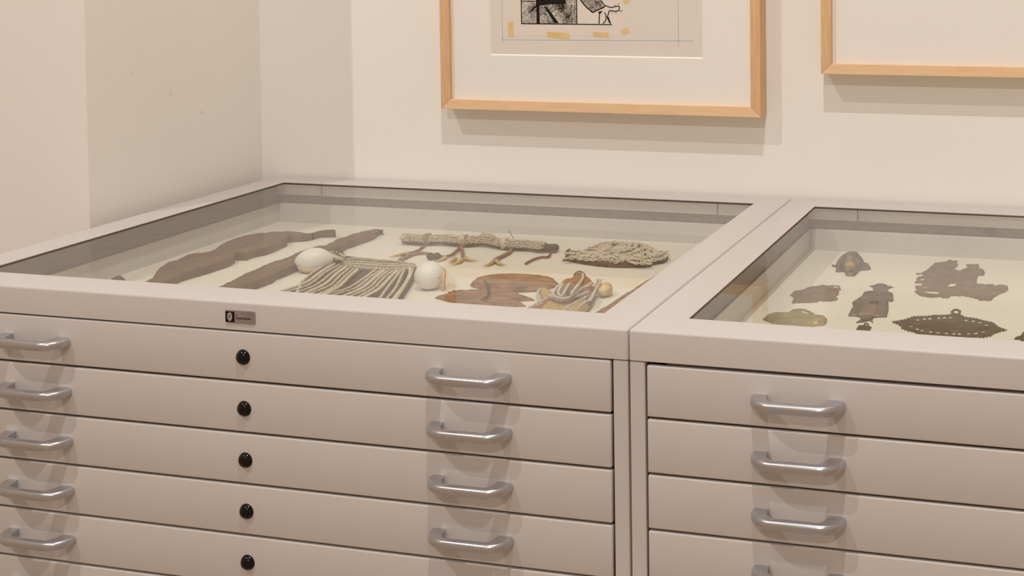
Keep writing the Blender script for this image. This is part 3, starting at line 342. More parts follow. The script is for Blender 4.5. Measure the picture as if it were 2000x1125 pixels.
'navette_ring':[[334.5,428.0],[334.5,424.2],[333.4,421.2],[331.7,419.8],[329.7,420.4],[328.0,422.7],[327.0,426.3],[327.1,430.1],[328.1,433.1],[329.9,434.5],[331.9,433.9],[333.6,431.6]],
'navette_holes':[[[281.5,344.4],[281.5,341.7],[279.8,340.5],[278.0,340.3],[276.9,343.3],[277.0,346.7],[278.6,348.0],[280.5,346.7]],[[292.1,335.3],[291.2,332.0],[289.6,331.2],[287.2,331.3],[286.5,334.0],[286.8,337.3],[288.6,338.1],[290.4,337.4]],[[298.5,330.3],[298.0,327.6],[296.6,325.3],[294.1,326.6],[293.4,329.1],[293.7,332.1],[295.5,333.0],[297.4,333.0]],[[311.7,327.6],[310.9,324.6],[309.2,323.0],[306.9,323.9],[305.9,326.2],[306.2,328.8],[308.1,331.1],[310.0,329.8]],[[321.4,325.3],[321.6,322.6],[319.4,321.3],[317.9,321.4],[316.0,324.0],[316.6,327.0],[318.5,328.1],[320.6,327.8]],[[332.4,324.8],[332.2,322.0],[330.6,320.6],[328.7,321.1],[326.9,323.5],[327.6,326.7],[329.6,328.6],[331.5,327.1]],[[342.7,325.2],[342.1,322.2],[340.5,320.3],[338.5,321.5],[337.3,324.0],[337.4,326.8],[339.5,328.6],[341.3,327.6]],[[350.7,326.3],[349.5,323.0],[348.1,321.3],[346.1,322.7],[344.9,325.0],[345.4,328.2],[347.2,329.3],[349.0,328.7]],[[362.5,329.7],[362.2,326.6],[360.3,325.7],[358.5,326.2],[357.1,328.5],[358.0,331.3],[359.5,332.5],[361.5,332.6]],[[371.5,333.7],[371.3,330.6],[369.2,329.3],[367.0,330.2],[365.7,332.3],[366.6,335.6],[368.4,336.5],[370.7,336.3]],[[380.2,341.3],[380.0,338.8],[378.3,337.2],[376.5,337.7],[375.2,340.1],[375.6,343.1],[377.6,344.2],[379.9,344.1]],[[381.5,374.1],[381.6,370.8],[379.5,370.1],[377.6,370.4],[376.0,372.8],[377.1,375.9],[378.8,378.0],[380.6,376.7]],[[371.6,383.6],[371.2,380.2],[369.7,378.9],[367.9,380.1],[366.5,382.4],[367.0,385.3],[368.8,387.3],[371.0,386.1]],[[362.2,389.4],[361.6,386.3],[360.0,384.9],[357.8,385.1],[356.5,388.1],[357.6,390.9],[359.2,392.7],[361.0,392.4]],[[351.7,391.0],[351.8,388.4],[349.7,386.5],[347.8,387.4],[346.9,389.9],[347.0,393.2],[348.8,394.0],[350.8,393.7]],[[329.0,398.7],[328.7,395.5],[327.0,394.5],[325.1,394.9],[323.7,397.5],[324.1,400.4],[326.0,402.5],[327.9,401.7]],[[320.8,396.9],[320.6,393.7],[318.6,392.7],[316.3,392.6],[315.3,395.6],[315.9,399.1],[317.6,400.1],[319.9,400.1]],[[313.8,392.5],[313.5,389.7],[311.7,388.0],[309.5,388.4],[308.9,391.3],[308.6,394.3],[310.6,396.4],[312.8,395.2]],[[302.1,387.8],[301.3,385.0],[299.8,383.0],[297.8,383.5],[296.0,386.4],[296.4,389.8],[298.6,391.0],[300.3,390.6]],[[294.7,384.1],[294.0,380.9],[292.3,379.1],[290.0,380.2],[289.3,382.9],[289.4,386.1],[291.1,387.4],[293.0,386.6]],[[286.1,378.1],[285.3,375.0],[283.9,373.4],[282.0,374.6],[280.5,376.8],[280.6,379.9],[282.7,381.1],[284.7,380.6]]],
'navette_leaf':[[268.5,354.0],[287.5,372.2],[311.7,379.7],[336.4,383.3],[362.2,375.3],[386.1,359.3],[368.1,340.0],[342.6,330.4],[313.6,331.4],[287.6,340.8]],
'corner':[[421.2,317.9],[422.0,322.9],[428.2,325.4],[428.9,339.2],[431.8,353.0],[436.4,365.4],[443.6,355.7],[447.9,338.0],[451.1,320.4],[446.2,312.1],[430.2,312.0],[428.7,318.9]]}
ART = {
'coat':[[-474.3,346.9],[-413.6,347.2],[-413.7,339.5],[-444.5,339.3],[-466.7,336.3],[-472.2,338.3]],
'f1':[[-471.1,337.7],[-465.6,336.7],[-464.9,303.9],[-471.6,303.8]],
'f2':[[-456.7,335.7],[-451.2,334.8],[-427.3,305.3],[-436.1,305.2]],
'f3':[[-472.2,338.3],[-468.9,336.3],[-484.7,323.2],[-486.9,324.3]],
'f0':[[-501.7,345.1],[-473.2,345.3],[-473.2,343.6],[-501.7,343.5]],
'sleeve':[[-385.1,347.4],[-374.4,335.2],[-362.5,325.6],[-339.7,335.5],[-339.6,339.5],[-346.0,347.6]],
'cuff':[[-362.5,324.8],[-338.6,335.1],[-339.6,339.5],[-363.6,329.2]],
'thumb':[[-339.6,338.5],[-326.7,334.5],[-315.9,336.6],[-310.6,335.6],[-311.7,329.6],[-318.2,327.5],[-328.9,328.5],[-331.2,323.4],[-333.4,315.3],[-327.1,305.2]],
'palm':[[-348.4,325.3],[-349.8,305.0]],
'f':[[-339.8,325.3],[-336.6,321.3],[-336.7,311.2],[-342.2,305.1]],
'blk1':[[-351.7,326.3],[-341.9,328.4],[-348.5,321.2]],
'blk2':[[-335.5,319.3],[-331.2,317.3],[-326.6,305.2],[-330.3,306.2],[-332.4,311.2]],
'dashes':[[[-320.2,338.0],[-317.0,338.8]],[[-313.7,339.3],[-309.4,341.7]],[[-308.5,325.6],[-304.6,329.6]],[[-310.7,326.6],[-307.4,330.6]],[[-326.8,325.0],[-323.6,324.6]],[[-319.3,324.3],[-315.0,324.7]]],
'tape':[[[-528.1,306.4],[-517.8,306.5],[-516.6,279.7],[-527.9,278.9]],[[-451.8,290.1],[-407.4,286.9],[-407.9,275.9],[-450.9,279.4]],[[-361.9,289.6],[-331.2,289.0],[-331.3,279.3],[-360.9,282.1]],[[-310.0,292.2],[-296.0,299.0],[-290.3,289.4],[-304.7,284.8]],[[-304.0,349.8],[-291.1,350.9],[-291.2,344.8],[-298.7,340.2],[-304.0,342.7]]],
'sheet':[[-522.8,387.9],[-524.4,281.6],[-301.5,283.7],[-300.3,388.1]]}
ART = {k: [[tuple(q) for q in s] for s in v] if isinstance(v[0][0], list) else [tuple(q) for q in v] for k, v in ART.items()}

# ---------------------------------------------------------------- the room
bm = bmesh.new(); prism(bm, [(-3.4,-4.6),(4.2,-4.6),(4.2,1.1),(-3.4,1.1)], Vector((1,0,0)), Vector((0,1,0)), Vector((0,0,1)), Vector((0,0,-.1)), .1)
struct('floor', bm, FLOORM)
struct('wall_back', B(-1071.2, 4200, D, D+150, -1050, 2900), WALL)
wl = struct('wall_left', B(-3400, -1071.2, 353, D+150, -1050, 2900), WALL)
for (y, z) in ((455, 235), (545, 190), (625, 145)):              # filled nail holes on the return of the left wall
    b = bmesh.new(); bmesh.ops.create_cone(b, cap_ends=True, segments=14, radius1=.0042, radius2=.003, depth=.0006, matrix=Matrix.Translation(P(-1071.1, y, z)) @ Matrix.Rotation(math.pi/2, 4, 'Y'))
    obj('filled_hole', b, mat('filler_%d' % y, (.73,.70,.66), .9), wl)
struct('baseboard_back', B(-1071.2, 4200, D-14, D, -1050, -950, 2), WALL)
struct('baseboard_left', B(-3400, -1057, 339, 353, -1050, -950, 2), WALL)

# ---------------------------------------------------------------- cabinets
PITCH_D, FIRST, NDR = 66.0, 36.65, 14
def handle_mesh():
    """D-shaped cast pull: plan outline extruded, all edges rounded; local origin at its middle on the drawer face"""
    L2, so, R = .0548, .030, .0280
    pl = [(-L2, 0)]
    for k in range(9):
        a = math.pi + math.pi/2*k/8; pl.append((-L2+R + R*math.cos(a), -so+R + R*math.sin(a)))
    for k in range(9):
        a = 1.5*math.pi + math.pi/2*k/8; pl.append((L2-R + R*math.cos(a), -so+R + R*math.sin(a)))
    pl += [(L2, 0), (L2-.0185, 0), (L2-.0215, -.0140), (L2-.0270, -.0215), (-L2+.0270, -.0215), (-L2+.0215, -.0140), (-L2+.0185, 0)]
    b = bmesh.new(); prism(b, pl, Vector((1,0,0)), Vector((0,1,0)), Vector((0,0,1)), Vector((0,0,-.0060)), .0120)
    ed = [e for e in b.edges if abs(e.verts[0].co.z-e.verts[1].co.z) < 1e-6 and not (e.verts[0].co.y > -1e-6 and e.verts[1].co.y > -1e-6) and min(e.verts[0].co.y, e.verts[1].co.y) < -.001]
    outer = [e for e in ed if not (abs((e.verts[0].co.x+e.verts[1].co.x)/2) < L2-.0186 and (e.verts[0].co.y+e.verts[1].co.y)/2 > -.0225)]
    bmesh.ops.bevel(b, geom=outer, offset=.0049, segments=6, profile=.5, affect='EDGES')
    x = bpy.data.meshes.new('handle'); b.normal_update(); b.to_mesh(x); b.free(); return x
HANDLE = handle_mesh()
_h = obj('h', HANDLE, ALU); shade(_h, 28); bpy.data.objects.remove(_h)
def lock_mesh():
    b = bmesh.new(); pr = [(0, -.0068), (.003, -.0066), (.0055, -.0058), (.0076, -.0044), (.009, -.0022), (.0098, -.0008), (.0100, 0)]; k = 28; rings = []
    for r, y in pr: rings.append([b.verts.new((r*math.cos(6.2832*j/k), y, r*math.sin(6.2832*j/k))) for j in range(k)] if r else [b.verts.new((0, y, 0))])
    for j in range(k): b.faces.new((rings[0][0], rings[1][(j+1)%k], rings[1][j]))
    for p, q in zip(rings[1:], rings[2:]):
        for j in range(k): b.faces.new((p[j], p[(j+1)%k], q[(j+1)%k], q[j]))
    bmesh.ops.recalc_face_normals(b, faces=b.faces[:])
    box(b, -.7, .7, -7.2, -6.4, -2.6, 2.6, .15, org=(0,0,H))                     # the key slot's rim
    x = bpy.data.meshes.new('lock'); b.to_mesh(x); b.free(); x.materials.append(BLACK); return x
LOCK = lock_mesh()

def cabinet(x0, label, fl, rim, op, rec, drop):
    """x0: left end (mm); op: glass opening (left, right, front, back); fl, rim: display tray floor and rim heights"""
    x1 = x0 + W; org = P((x0+x1)/2, D/2, -1050)
    g = thing('flat_file_cabinet', label, 'cabinet', org, 'flat file cabinets with glass display tops')
    def bb(bm, *a, **k): return box(bm, *a, org=org, **k)
    def bx(*a, **k): return bb(bmesh.new(), *a, **k)
    def loc(x, y, z): return P(x, y, z) - org
    a, b_, c, d = op; rl_, rb_ = rec; yb = D-6
    X0, X1 = x0+.6, x1-.6
    t = bmesh.new()
    def ring(xa, xb, ya, yb_, z): return [t.verts.new(loc(x, y, z)) for x, y in ((xa,ya),(xb,ya),(xb,yb_),(xa,yb_))]
    R = [ring(X0+16, X1-16, 16, yb-16, -36), ring(X0, X1, 0, yb, -36), ring(X0, X1, 0, yb, 0), ring(a, b_, c, d, 0), ring(a, b_, c, d, -2), ring(a-rl_-1, b_+17, c-17, d+rb_+1, -2)]
    for p, q in zip(R, R[1:]):
        for j in range(4): t.faces.new((p[j], p[(j+1)%4], q[(j+1)%4], q[j]))
    bmesh.ops.recalc_face_normals(t, faces=t.faces[:])
    if sum(f.normal.z*f.calc_area() for f in t.faces if all(abs(v.co.z-loc(0,0,0).z) < 1e-6 for v in f.verts)) < 0: bmesh.ops.reverse_faces(t, faces=t.faces[:])
    ed = [e for e in t.edges if set(e.verts) <= set(R[1]+R[2]) and not set(e.verts) <= set(R[1])]
    bmesh.ops.bevel(t, geom=ed, offset=.0034, segments=4, profile=.5, affect='EDGES')
    tf = shade(obj('top_frame', t, STEEL, g), 35)
    t = bmesh.new()
    R = [ring(a+e, b_-e, c+e, d-e, z) for e, z in ((-.05, -1.0), (.4, -1.0), (.4, -2.15), (-.05, -2.15))]
    for p, q in zip(R, R[1:]):
        for j in range(4): t.faces.new((p[j], p[(j+1)%4], q[(j+1)%4], q[j]))
    bmesh.ops.recalc_face_normals(t, faces=t.faces[:]); obj('edge_shadow_strip', t, EDGE_SHADOW, g)  # added dark strip, paints the shaded line along the opening's edge
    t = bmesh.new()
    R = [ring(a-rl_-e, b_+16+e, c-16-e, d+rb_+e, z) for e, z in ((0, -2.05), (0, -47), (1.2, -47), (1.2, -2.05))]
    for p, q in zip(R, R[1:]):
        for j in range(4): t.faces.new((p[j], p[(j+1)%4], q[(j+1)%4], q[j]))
    bmesh.ops.recalc_face_normals(t, faces=t.faces[:]); obj('inner_skirt', t, BARE_SHADED, g)
    # the pane lies under the top's edge on slim bars along the back
    gb = bmesh.new(); x_a = a + 72
    for q in ((a-rl_, x_a-2), (x_a, b_-72), (b_-70, b_+16)): bb(gb, q[0]+.4, q[1]-.4, d+rb_-7, d+rb_-.2, -26.5, -7, bev=.5)
    obj('glass_stop', gb, STEEL, g)
    obj('glass_pane', bx(a-rl_+1, b_+15, c-15, d+rb_-1, -6.6, -2.2), GLASS, g)
    # carcass: sides, back, plinth, front posts, dust panel under the display drawer
    cb = bmesh.new()
    bb(cb, X0+.5, X0+14, 6, yb-1, -950, -37.2); bb(cb, X1-14, X1-.5, 6, yb-1, -950, -37.2)
    bb(cb, X0+14, X1-14, yb-14, yb-1, -950, -37.2); bb(cb, X0+14, X1-14, 25, yb-14, -108, -106); bb(cb, X0+14, X1-14, 25, yb-14, -972, -950)
    obj('carcass', cb, STEEL, g)
    for px in (X0+.6, X1-19.2): obj('corner_post', bx(px, px+18.6, .8, 12, -962, -37.4, bev=1.6), STEEL, g)
    obj('plinth', bx(X0+12, X1-12, 40, yb-10, -1050, -962), STEEL, g)
    for k in range(NDR):
        zt = -FIRST - PITCH_D*k - 1.5 - (drop if k == 0 else 0) + (1.0 if x0 < 0 else 0); zb_ = -FIRST - PITCH_D*(k+1) + 1.5 + (1.0 if x0 < 0 else 0)
        zm = -70.2 - PITCH_D*k
        dr = shade(obj('drawer', bx(x0+22.5, x1-22.5, 0, 8.5, zb_, zt, bev=1.9, seg=3), STEEL, g), 35)
        for hx in (x0+203.5, x1-203.5):
            obj('handle', HANDLE, ALU, dr, loc(hx, 0, zm+.8))
        obj('lock', LOCK, None, dr, loc((x0+x1)/2+.4, 0, zm), True)
        if k == 0:                                            # the display drawer's open tray
            tb = bmesh.new(); xa, xb, ya, y2 = a-rl_+3.6, b_+12.4, 20, d+rb_-6
            bb(tb, xa-3, xa, ya, y2+3, fl-3, rim, bev=.8); bb(tb, xb, xb+3, ya, y2+3, fl-3, rim, bev=.8)
            bb(tb, xa, xb, y2, y2+5.4, fl-3, rim, bev=1.2); bb(tb, xa, xb, ya-3, ya, fl-3, -38.2 - drop, bev=.8); bb(tb, xa-3, xb+3, ya-3, y2+3, fl-6, fl-3)
            obj('tray_wall', tb, STEEL, dr)
            obj('tray_liner', bx(xa+.2, xb-.2, ya+.2, y2-.2, fl-3, fl), LINER, dr)
    return g, loc

OPL = (-W+58.2, -52.7, 56.0, D-61.4); OPR = (54.8, W-58.2, 57.3, D-64.1)
cabL, locL = cabinet(-W, 'pale grey flat file cabinet with a black and silver nameplate, standing in the corner', FLOOR_L, -43.5, OPL, (26, 21), 1.4)
cabR, locR = cabinet(0.0, 'pale grey flat file cabinet without a nameplate, beneath the cropped right-hand frame', FLOOR_R, -43.5, OPR, (16, 24), 2.5)
# nameplate on the left cabinet's top rail
oL = P(-W/2, D/2, -1050)
np_ = obj('nameplate', box(bmesh.new(), -542.5, -499.5, -1.6, .2, -26.6, -10.8, .5, org=oL), PLATE, cabL); np_['label'] = 'small metal nameplate with black emblem square'
obj('emblem_square', box(bmesh.new(), -541.9, -529.0, -1.95, -1.4, -25.9, -12.4, .1, org=oL), BLACK, np_)
b = bmesh.new(); sh = [(-538.9,-15.6),(-537.6,-14.9),(-536.2,-13.7),(-534.4,-13.2),(-533.4,-14.6),(-532.3,-15.8),(-532.0,-18.5),(-532.2,-21.6),(-533.8,-23.4),(-535.5,-25.0),(-537.2,-23.4),(-538.8,-21.4)]
prism(b, [(x/1000, z/1000) for x, z in sh], Vector((1,0,0)), Vector((0,0,1)), Vector((0,-1,0)), P(0, -1.9, 0)-oL, .0003); obj('emblem_shield', b, SILVER, np_)
b = bmesh.new()
for q in ([(-537.8,-17.6),(-536.6,-16.6),(-534.6,-16.9),(-533.2,-15.9)], [(-537.4,-18.8),(-536.2,-19.4),(-534.6,-18.6),(-535.4,-20.6),(-536.8,-20.4)]):
    tube(b, [P(x, -2.25, z)-oL for x, z in spline([(x, z, 0) for x, z in q], 3) for x, z in [(x, z)]] if 0 else [P(v.x, -2.25, v.y)-oL for v in spline([(x, z, 0) for x, z in q], 3)], .0004, 5)
obj('emblem_mark', b, RED, np_)
def lettering(txt, m, parent, loc, size, ext=.00012, sx=1.0):
    cu = bpy.data.curves.new('t', 'FONT'); cu.body = txt; cu.size = size; cu.extrude = ext; cu.shear = .12
    t = bpy.data.objects.new('t', cu); C.objects.link(t); dg = bpy.context.evaluated_depsgraph_get(); dg.update()
    me = bpy.data.meshes.new_from_object(t.evaluated_get(dg)); bpy.data.objects.remove(t)
    for v in me.vertices: v.co = Vector((v.co.x*sx, -v.co.z, v.co.y))
    return obj('lettering', me, m, parent, loc)
lettering('S', RED, np_, P(-528.0, -1.7, -21.6)-oL, .0074)
lettering('pacesaver', BLACK, np_, P(-524.2, -1.7, -21.6)-oL, .0054, sx=.92)
# small dark catch on the right cabinet's inner back
oR = P(W/2, D/2, -1050)
obj('catch_plate', box(bmesh.new(), 341, 359, D-43, D-40.3, -39, -27.5, .6, org=oR), mat('catch_steel', (.11,.095,.085), .5), cabR)

# ---------------------------------------------------------------- framed pictures
def picture(label, x0, x1, z0, z1, opening, group='maple framed works on paper'):
    """frame outer edges; opening: the mat window (left, right, bottom, top)"""
    t, rw, yf = 40.0, 18.3, D-40.0
    org = P((x0+x1)/2, D, z0); g = thing('framed_picture', label, 'picture', org, group)
    def rail(pts, m, u, n):
        b = bmesh.new(); prism(b, [(p[0]/1000, p[1]/1000) for p in pts], Vector((1,0,0)), Vector((0,0,1)), Vector((0,-1,0)), P(0, D-.3, 0)-org, (t-.3)/1000)
        bmesh.ops.bevel(b, geom=b.edges[:], offset=.0009, segments=2, profile=.5, affect='EDGES'); obj('frame_rail', b, m, g)
    i = (x0+rw, x1-rw, z0+rw, z1-rw)
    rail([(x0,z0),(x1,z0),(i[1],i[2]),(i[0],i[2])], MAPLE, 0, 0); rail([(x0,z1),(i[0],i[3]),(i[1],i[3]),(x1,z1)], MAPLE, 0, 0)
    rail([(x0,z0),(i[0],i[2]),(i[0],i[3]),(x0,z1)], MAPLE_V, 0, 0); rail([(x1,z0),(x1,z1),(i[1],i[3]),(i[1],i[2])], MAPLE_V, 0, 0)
    a, b_, c, d = opening; y1, y2 = yf+10, yf+12.6
    bm = bmesh.new(); rr = []
    for (xa, xb, za, zb, y) in ((i[0]-2, i[1]+2, i[2]-2, i[3]+2, y2), (i[0]-2, i[1]+2, i[2]-2, i[3]+2, y1), (a-2.2, b_+2.2, c-2.2, d+2.2, y1), (a, b_, c, d, y2)):
        rr.append([bm.verts.new(P(x, y, z)-org) for x, z in ((xa,za),(xb,za),(xb,zb),(xa,zb))])
    for k, (p, q) in enumerate(zip(rr, rr[1:])):
        for j in range(4): f = bm.faces.new((p[j], p[(j+1)%4], q[(j+1)%4], q[j])); f.material_index = 1 if k == 2 else 0
    bmesh.ops.recalc_face_normals(bm, faces=bm.faces[:])
    mo = obj('mat_board', bm, MATB, g); mo.data.materials.append(BEVELW)
    sh = obj('drawing_sheet', box(bmesh.new(), i[0]-1, i[1]+1, y2+.1, y2+1.1, i[2]-1, i[3]+1, org=org), PAPER, g)
    obj('backing_board', box(bmesh.new(), i[0]-1, i[1]+1, y2+1.3, D-6, i[2]-1, i[3]+1, org=org), mat('backing', (.45,.4,.33), .9), g)
    return g, sh, org, y2+.1
g1, sheet, o1, yp = picture('maple framed picture with ink drawing, yellow tape pieces and blue pencil lines', -659.5, -46.3, 145.2, 720, (-561.8, -156.0, 247.4, 630))
g2, sheet2, o2, yp2 = picture('maple framed picture showing only its blank mat, at the upper right edge', 61.3, 690, 223.2, 800, (166, 585, 388, 700))
def flat(name, pts, m, parent, org, y, th=.15, smooth=False):
    if smooth: pts = [(v.x, v.y) for v in spline([(a, b, 0) for a, b in pts+[pts[0]]], 4)[:-1]]
    b = bmesh.new(); prism(b, [(x/1000, z/1000) for x, z in pts], Vector((1,0,0)), Vector((0,0,1)), Vector((0,-1,0)), P(0, y, 0)-org, th/1000)
    bmesh.ops.triangulate(b, faces=[f for f in b.faces if len(f.verts) > 4]); return obj(name, b, m, parent)
def stroke(bm, pts, wd, org, y, th=.0001, n=5):
    v = spline([(a, b, 0) for a, b in pts], n) if len(pts) > 2 else [Vector((*p, 0)) for p in pts]; q = []
    for i, p in enumerate(v):
        t = (v[min(i+1, len(v)-1)]-v[max(i-1, 0)]).normalized(); s = Vector((-t.y, t.x, 0))*wd/2
        q.append([bm.verts.new(P(p.x+k*s.x, y, p.y+k*s.y)-org) for k in (-1, 1)])
    for a, b in zip(q, q[1:]): bm.faces.new((a[0], b[0], b[1], a[1]))
    return bm
vell = flat('vellum_overlay', ART['sheet'], VELLUM, sheet, o1, yp)
STIP = mat('ink_stipple', (.3,.27,.25), .85, spec=.15); nt = STIP.node_tree; L = nt.links.new
tc = nd(STIP, 'ShaderNodeTexCoord'); n1 = nd(STIP, 'ShaderNodeTexNoise'); n1.inputs['Scale'].default_value = 1250; n1.inputs['Detail'].default_value = 1
n2 = nd(STIP, 'ShaderNodeTexNoise'); n2.inputs['Scale'].default_value = 38; n2.inputs['Detail'].default_value = 2
ad = nd(STIP, 'ShaderNodeMath', operation='MULTIPLY_ADD'); ad.inputs[1].default_value = .62; gt = nd(STIP, 'ShaderNodeMath', operation='GREATER_THAN'); gt.inputs[1].default_value = .83
mxc = nd(STIP, 'ShaderNodeMixRGB'); mxc.inputs[1].default_value = (.014,.011,.01,1); mxc.inputs[2].default_value = (.70,.63,.57,1)
L(tc.outputs['Object'], n1.inputs['Vector']); L(tc.outputs['Object'], n2.inputs['Vector']); L(n2.outputs[0], ad.inputs[0]); L(n1.outputs[0], ad.inputs[2]); L(ad.outputs[0], gt.inputs[0])
L(gt.outputs[0], mxc.inputs[0]); L(mxc.outputs[0], nt.nodes['Principled BSDF'].inputs['Base Color'])
PX0, PX1, PX2, PZ, PT = -501.2, -392.6, -325.6, 303.6, 470.0
yi = yp-.15
flat('stippled_panel', [(PX0,PZ),(PX1,PZ),(PX1,PT),(PX0,PT)], STIP, sheet, o1, yi, .06)
ink = bmesh.new(); y_i = yi-.12
for q in ([(PX0,PT),(PX0,PZ)], [(PX0-.8,PZ),(PX2+.6,PZ)], [(PX1,PZ),(PX1,PT)]): stroke(ink, q, 1.9, o1, y_i)
A_ = ART
stroke(ink, A_['sleeve'][0:1]+A_['sleeve'][1:3], 2.2, o1, y_i-.02); stroke(ink, A_['sleeve'][2:5], 1.5, o1, y_i-.02); stroke(ink, A_['sleeve'][4:6], 1.8, o1, y_i-.02)
stroke(ink, A_['cuff'][0:2], 1.9, o1, y_i-.03); stroke(ink, [A_['cuff'][3], A_['cuff'][0]], 1.6, o1, y_i-.03)
stroke(ink, A_['thumb'], 1.9, o1, y_i-.02, n=7); stroke(ink, A_['palm'], 2.0, o1, y_i-.02); stroke(ink, A_['f'], 1.9, o1, y_i-.02)
for q in A_['dashes']: stroke(ink, q, .8, o1, y_i-.02)
for f in ink.faces:
    f.normal_update()
    if f.normal.y > 0: f.normal_flip()
obj('ink_line', ink, INK, sheet)
ex = lambda p: [(x, (PT if z > 346.5 else z)) for x, z in p]
flat('ink_shape', ex(A_['coat']), INK, sheet, o1, yi-.06, .05)
for k in ('f1', 'f2', 'f3', 'f0', 'blk1', 'blk2'): flat('ink_shape', A_[k], INK, sheet, o1, yi-.06, .05)
sl = A_['sleeve']; flat('stippled_sleeve', [(sl[0][0]-8, PT-60)]+sl+[(sl[5][0]-8, PT-60)], STIP, sheet, o1, yi, .05)
for q in A_['tape']: flat('tape_piece', q, TAPE, sheet, o1, yi, .1)
bl = bmesh.new()
for q in ([(-540.5,PT),(-539.4,270)], [(-541,273.5),(-172,276.2)], [(-200.3,PT),(-199.6,266)]): stroke(bl, q, .9, o1, yp-.05)
for f in bl.faces:
    f.normal_update()
    if f.normal.y > 0: f.normal_flip()
obj('pencil_line', bl, BLUE, sheet)

# ---------------------------------------------------------------- objects in the left display tray
FL = FLOOR_L
def lay(name, label, cat, pts, fl, group=None):
    x, y = mid(pts); o = P(x, y, fl); return thing(name, label, cat, o, group), o
def one(name, label, cat, pts, m, fl, h, group=None, **k):
    x, y = mid(pts); o = P(x, y, fl); return tag(shade(obj(name, relief(pts, o, fl, h, **k), m, None, o), 50), label, cat, group)
one('carved_wood_figure', 'long dark wooden carving with a wavy edge, nearest the left side of the tray', 'carving', PLAN['boomA'], WOODD, FL, 17, edge=7, step=8, base=.78)
one('carved_wood_club', 'long dark wooden carving with a stepped outline, passing behind the white shell', 'carving', PLAN['boomB'], WOODD, FL, 17, edge=7, step=8, base=.78, fn=lambda x, y, d, z: z*(1 - .36*min(1, max(0, (y-640)/45))))
one('carved_wood_fragment', 'small rounded tip of dark wood at the left front edge of the tray', 'carving', PLAN['stub'], WOODD, FL, 9, edge=8, step=5, smooth_outline=True)
def to3(q, z, o): return [P(x, y, FL+z)-o for x, y in q]
# fringed belt with looped cords
g, o = lay('fringed_belt', 'brown fringed belt of pale looped cords, lying between two white shells', 'belt', PLAN['fringe_base'], FL)
shade(obj('fringe_mat', relief(PLAN['fringe_base'], o, FL, 6, edge=14, step=7), FIBRE, g), 60)
shade(obj('end_knot', relief(PLAN['knob'], o, FL, 22, edge=14, step=4), FIBRE, g), 60)
for q in PLAN['knobrows']:
    b = bmesh.new(); chain(b, spline(to3(q, 20, o)), step=.0034, L=.0034, wd=.0022, r=.00085, tilt=.6, rnd=.4); obj('knob_cord', b, CORD, g, smooth=True)
for k, q in enumerate(PLAN['band']):
    b = bmesh.new(); chain(b, spline(to3(q, 13.5-k*1.6, o)), step=.0033, L=.0034, wd=.002, r=.00085, tilt=.8); obj('band_cord', b, CORD, g, smooth=True)
for k, q in enumerate(PLAN['strands']):
    p = spline([P(x, y, FL+(9 if j < 2 else 7))-o for j, (x, y) in enumerate(q)])
    b = bmesh.new()
    if k % 3 == 1: twist(b, p, .0018, .0012, 150)
    else: chain(b, p, step=.0032, L=.0031, wd=.0018, r=.0008, tilt=.6)
    obj('fringe_strand', b, CORD, g, smooth=True)
    b = bmesh.new(); tube(b, [v+Vector((.0045,.001,-.0012)) for v in p], .0021, 6); obj('fibre_strand', b, FIBRE, g, smooth=True)
# egg shells
def shell_fn(p):
    k = 1 - .10*abs(p.x)**3
    return Vector((p.x*(1+.10*abs(p.x)**6), p.y*k, p.z*k if p.z > -.55 else -.55*k + (p.z+.55)*.35))
SR = P(-470.6, 373, FL+21); g, o = thing('egg_shell', 'round white egg shell with a pinkish lip, right of the fringed belt', 'shell', SR, 'white shells on the fringed belt'), SR
b = ellipsoid(bmesh.new(), (0,0,0), .0226, .0222, .0212, 36, 24); obj('shell_body', b, SHELL, g, smooth=True)
b = ellipsoid(bmesh.new(), (.0185,-.006,.001), .0042, .0050, .0046, 18, 12, rot=Matrix.Rotation(.4,3,'Y')); obj('shell_tip', b, SHELLT, g, smooth=True)
b = bmesh.new(); tube(b, spline([(.0165,.012,.010),(.0225,.006,.004),(.0240,-.001,-.008),(.0250,-.004,-.017),(.0265,-.006,-.0205)], 5), lambda t: .0016+.0018*math.sin(3.14*t), 7); obj('shell_lip', b, SHELLT, g, smooth=True)
SL = P(-710, 430, FL+18); g, o = thing('egg_shell', 'white half-buried egg shell at the left end of the fringed belt', 'shell', SL, 'white shells on the fringed belt'), SL
rt = Matrix.Rotation(.55,3,'Z')
b = ellipsoid(bmesh.new(), (0,0,0), .0275, .0185, .0200, 36, 24, shell_fn, rt); obj('shell_body', b, SHELL, g, smooth=True)
b = bmesh.new(); tube(b, [rt @ Vector(v) for v in spline([(-.025,-.006,-.009),(-.015,-.0140,-.0115),(0,-.0168,-.0120),(.014,-.0142,-.011)], 6)], lambda t: .0012+.0030*math.sin(3.14*t), 8); obj('shell_lip', b, SHELLT, g, smooth=True)
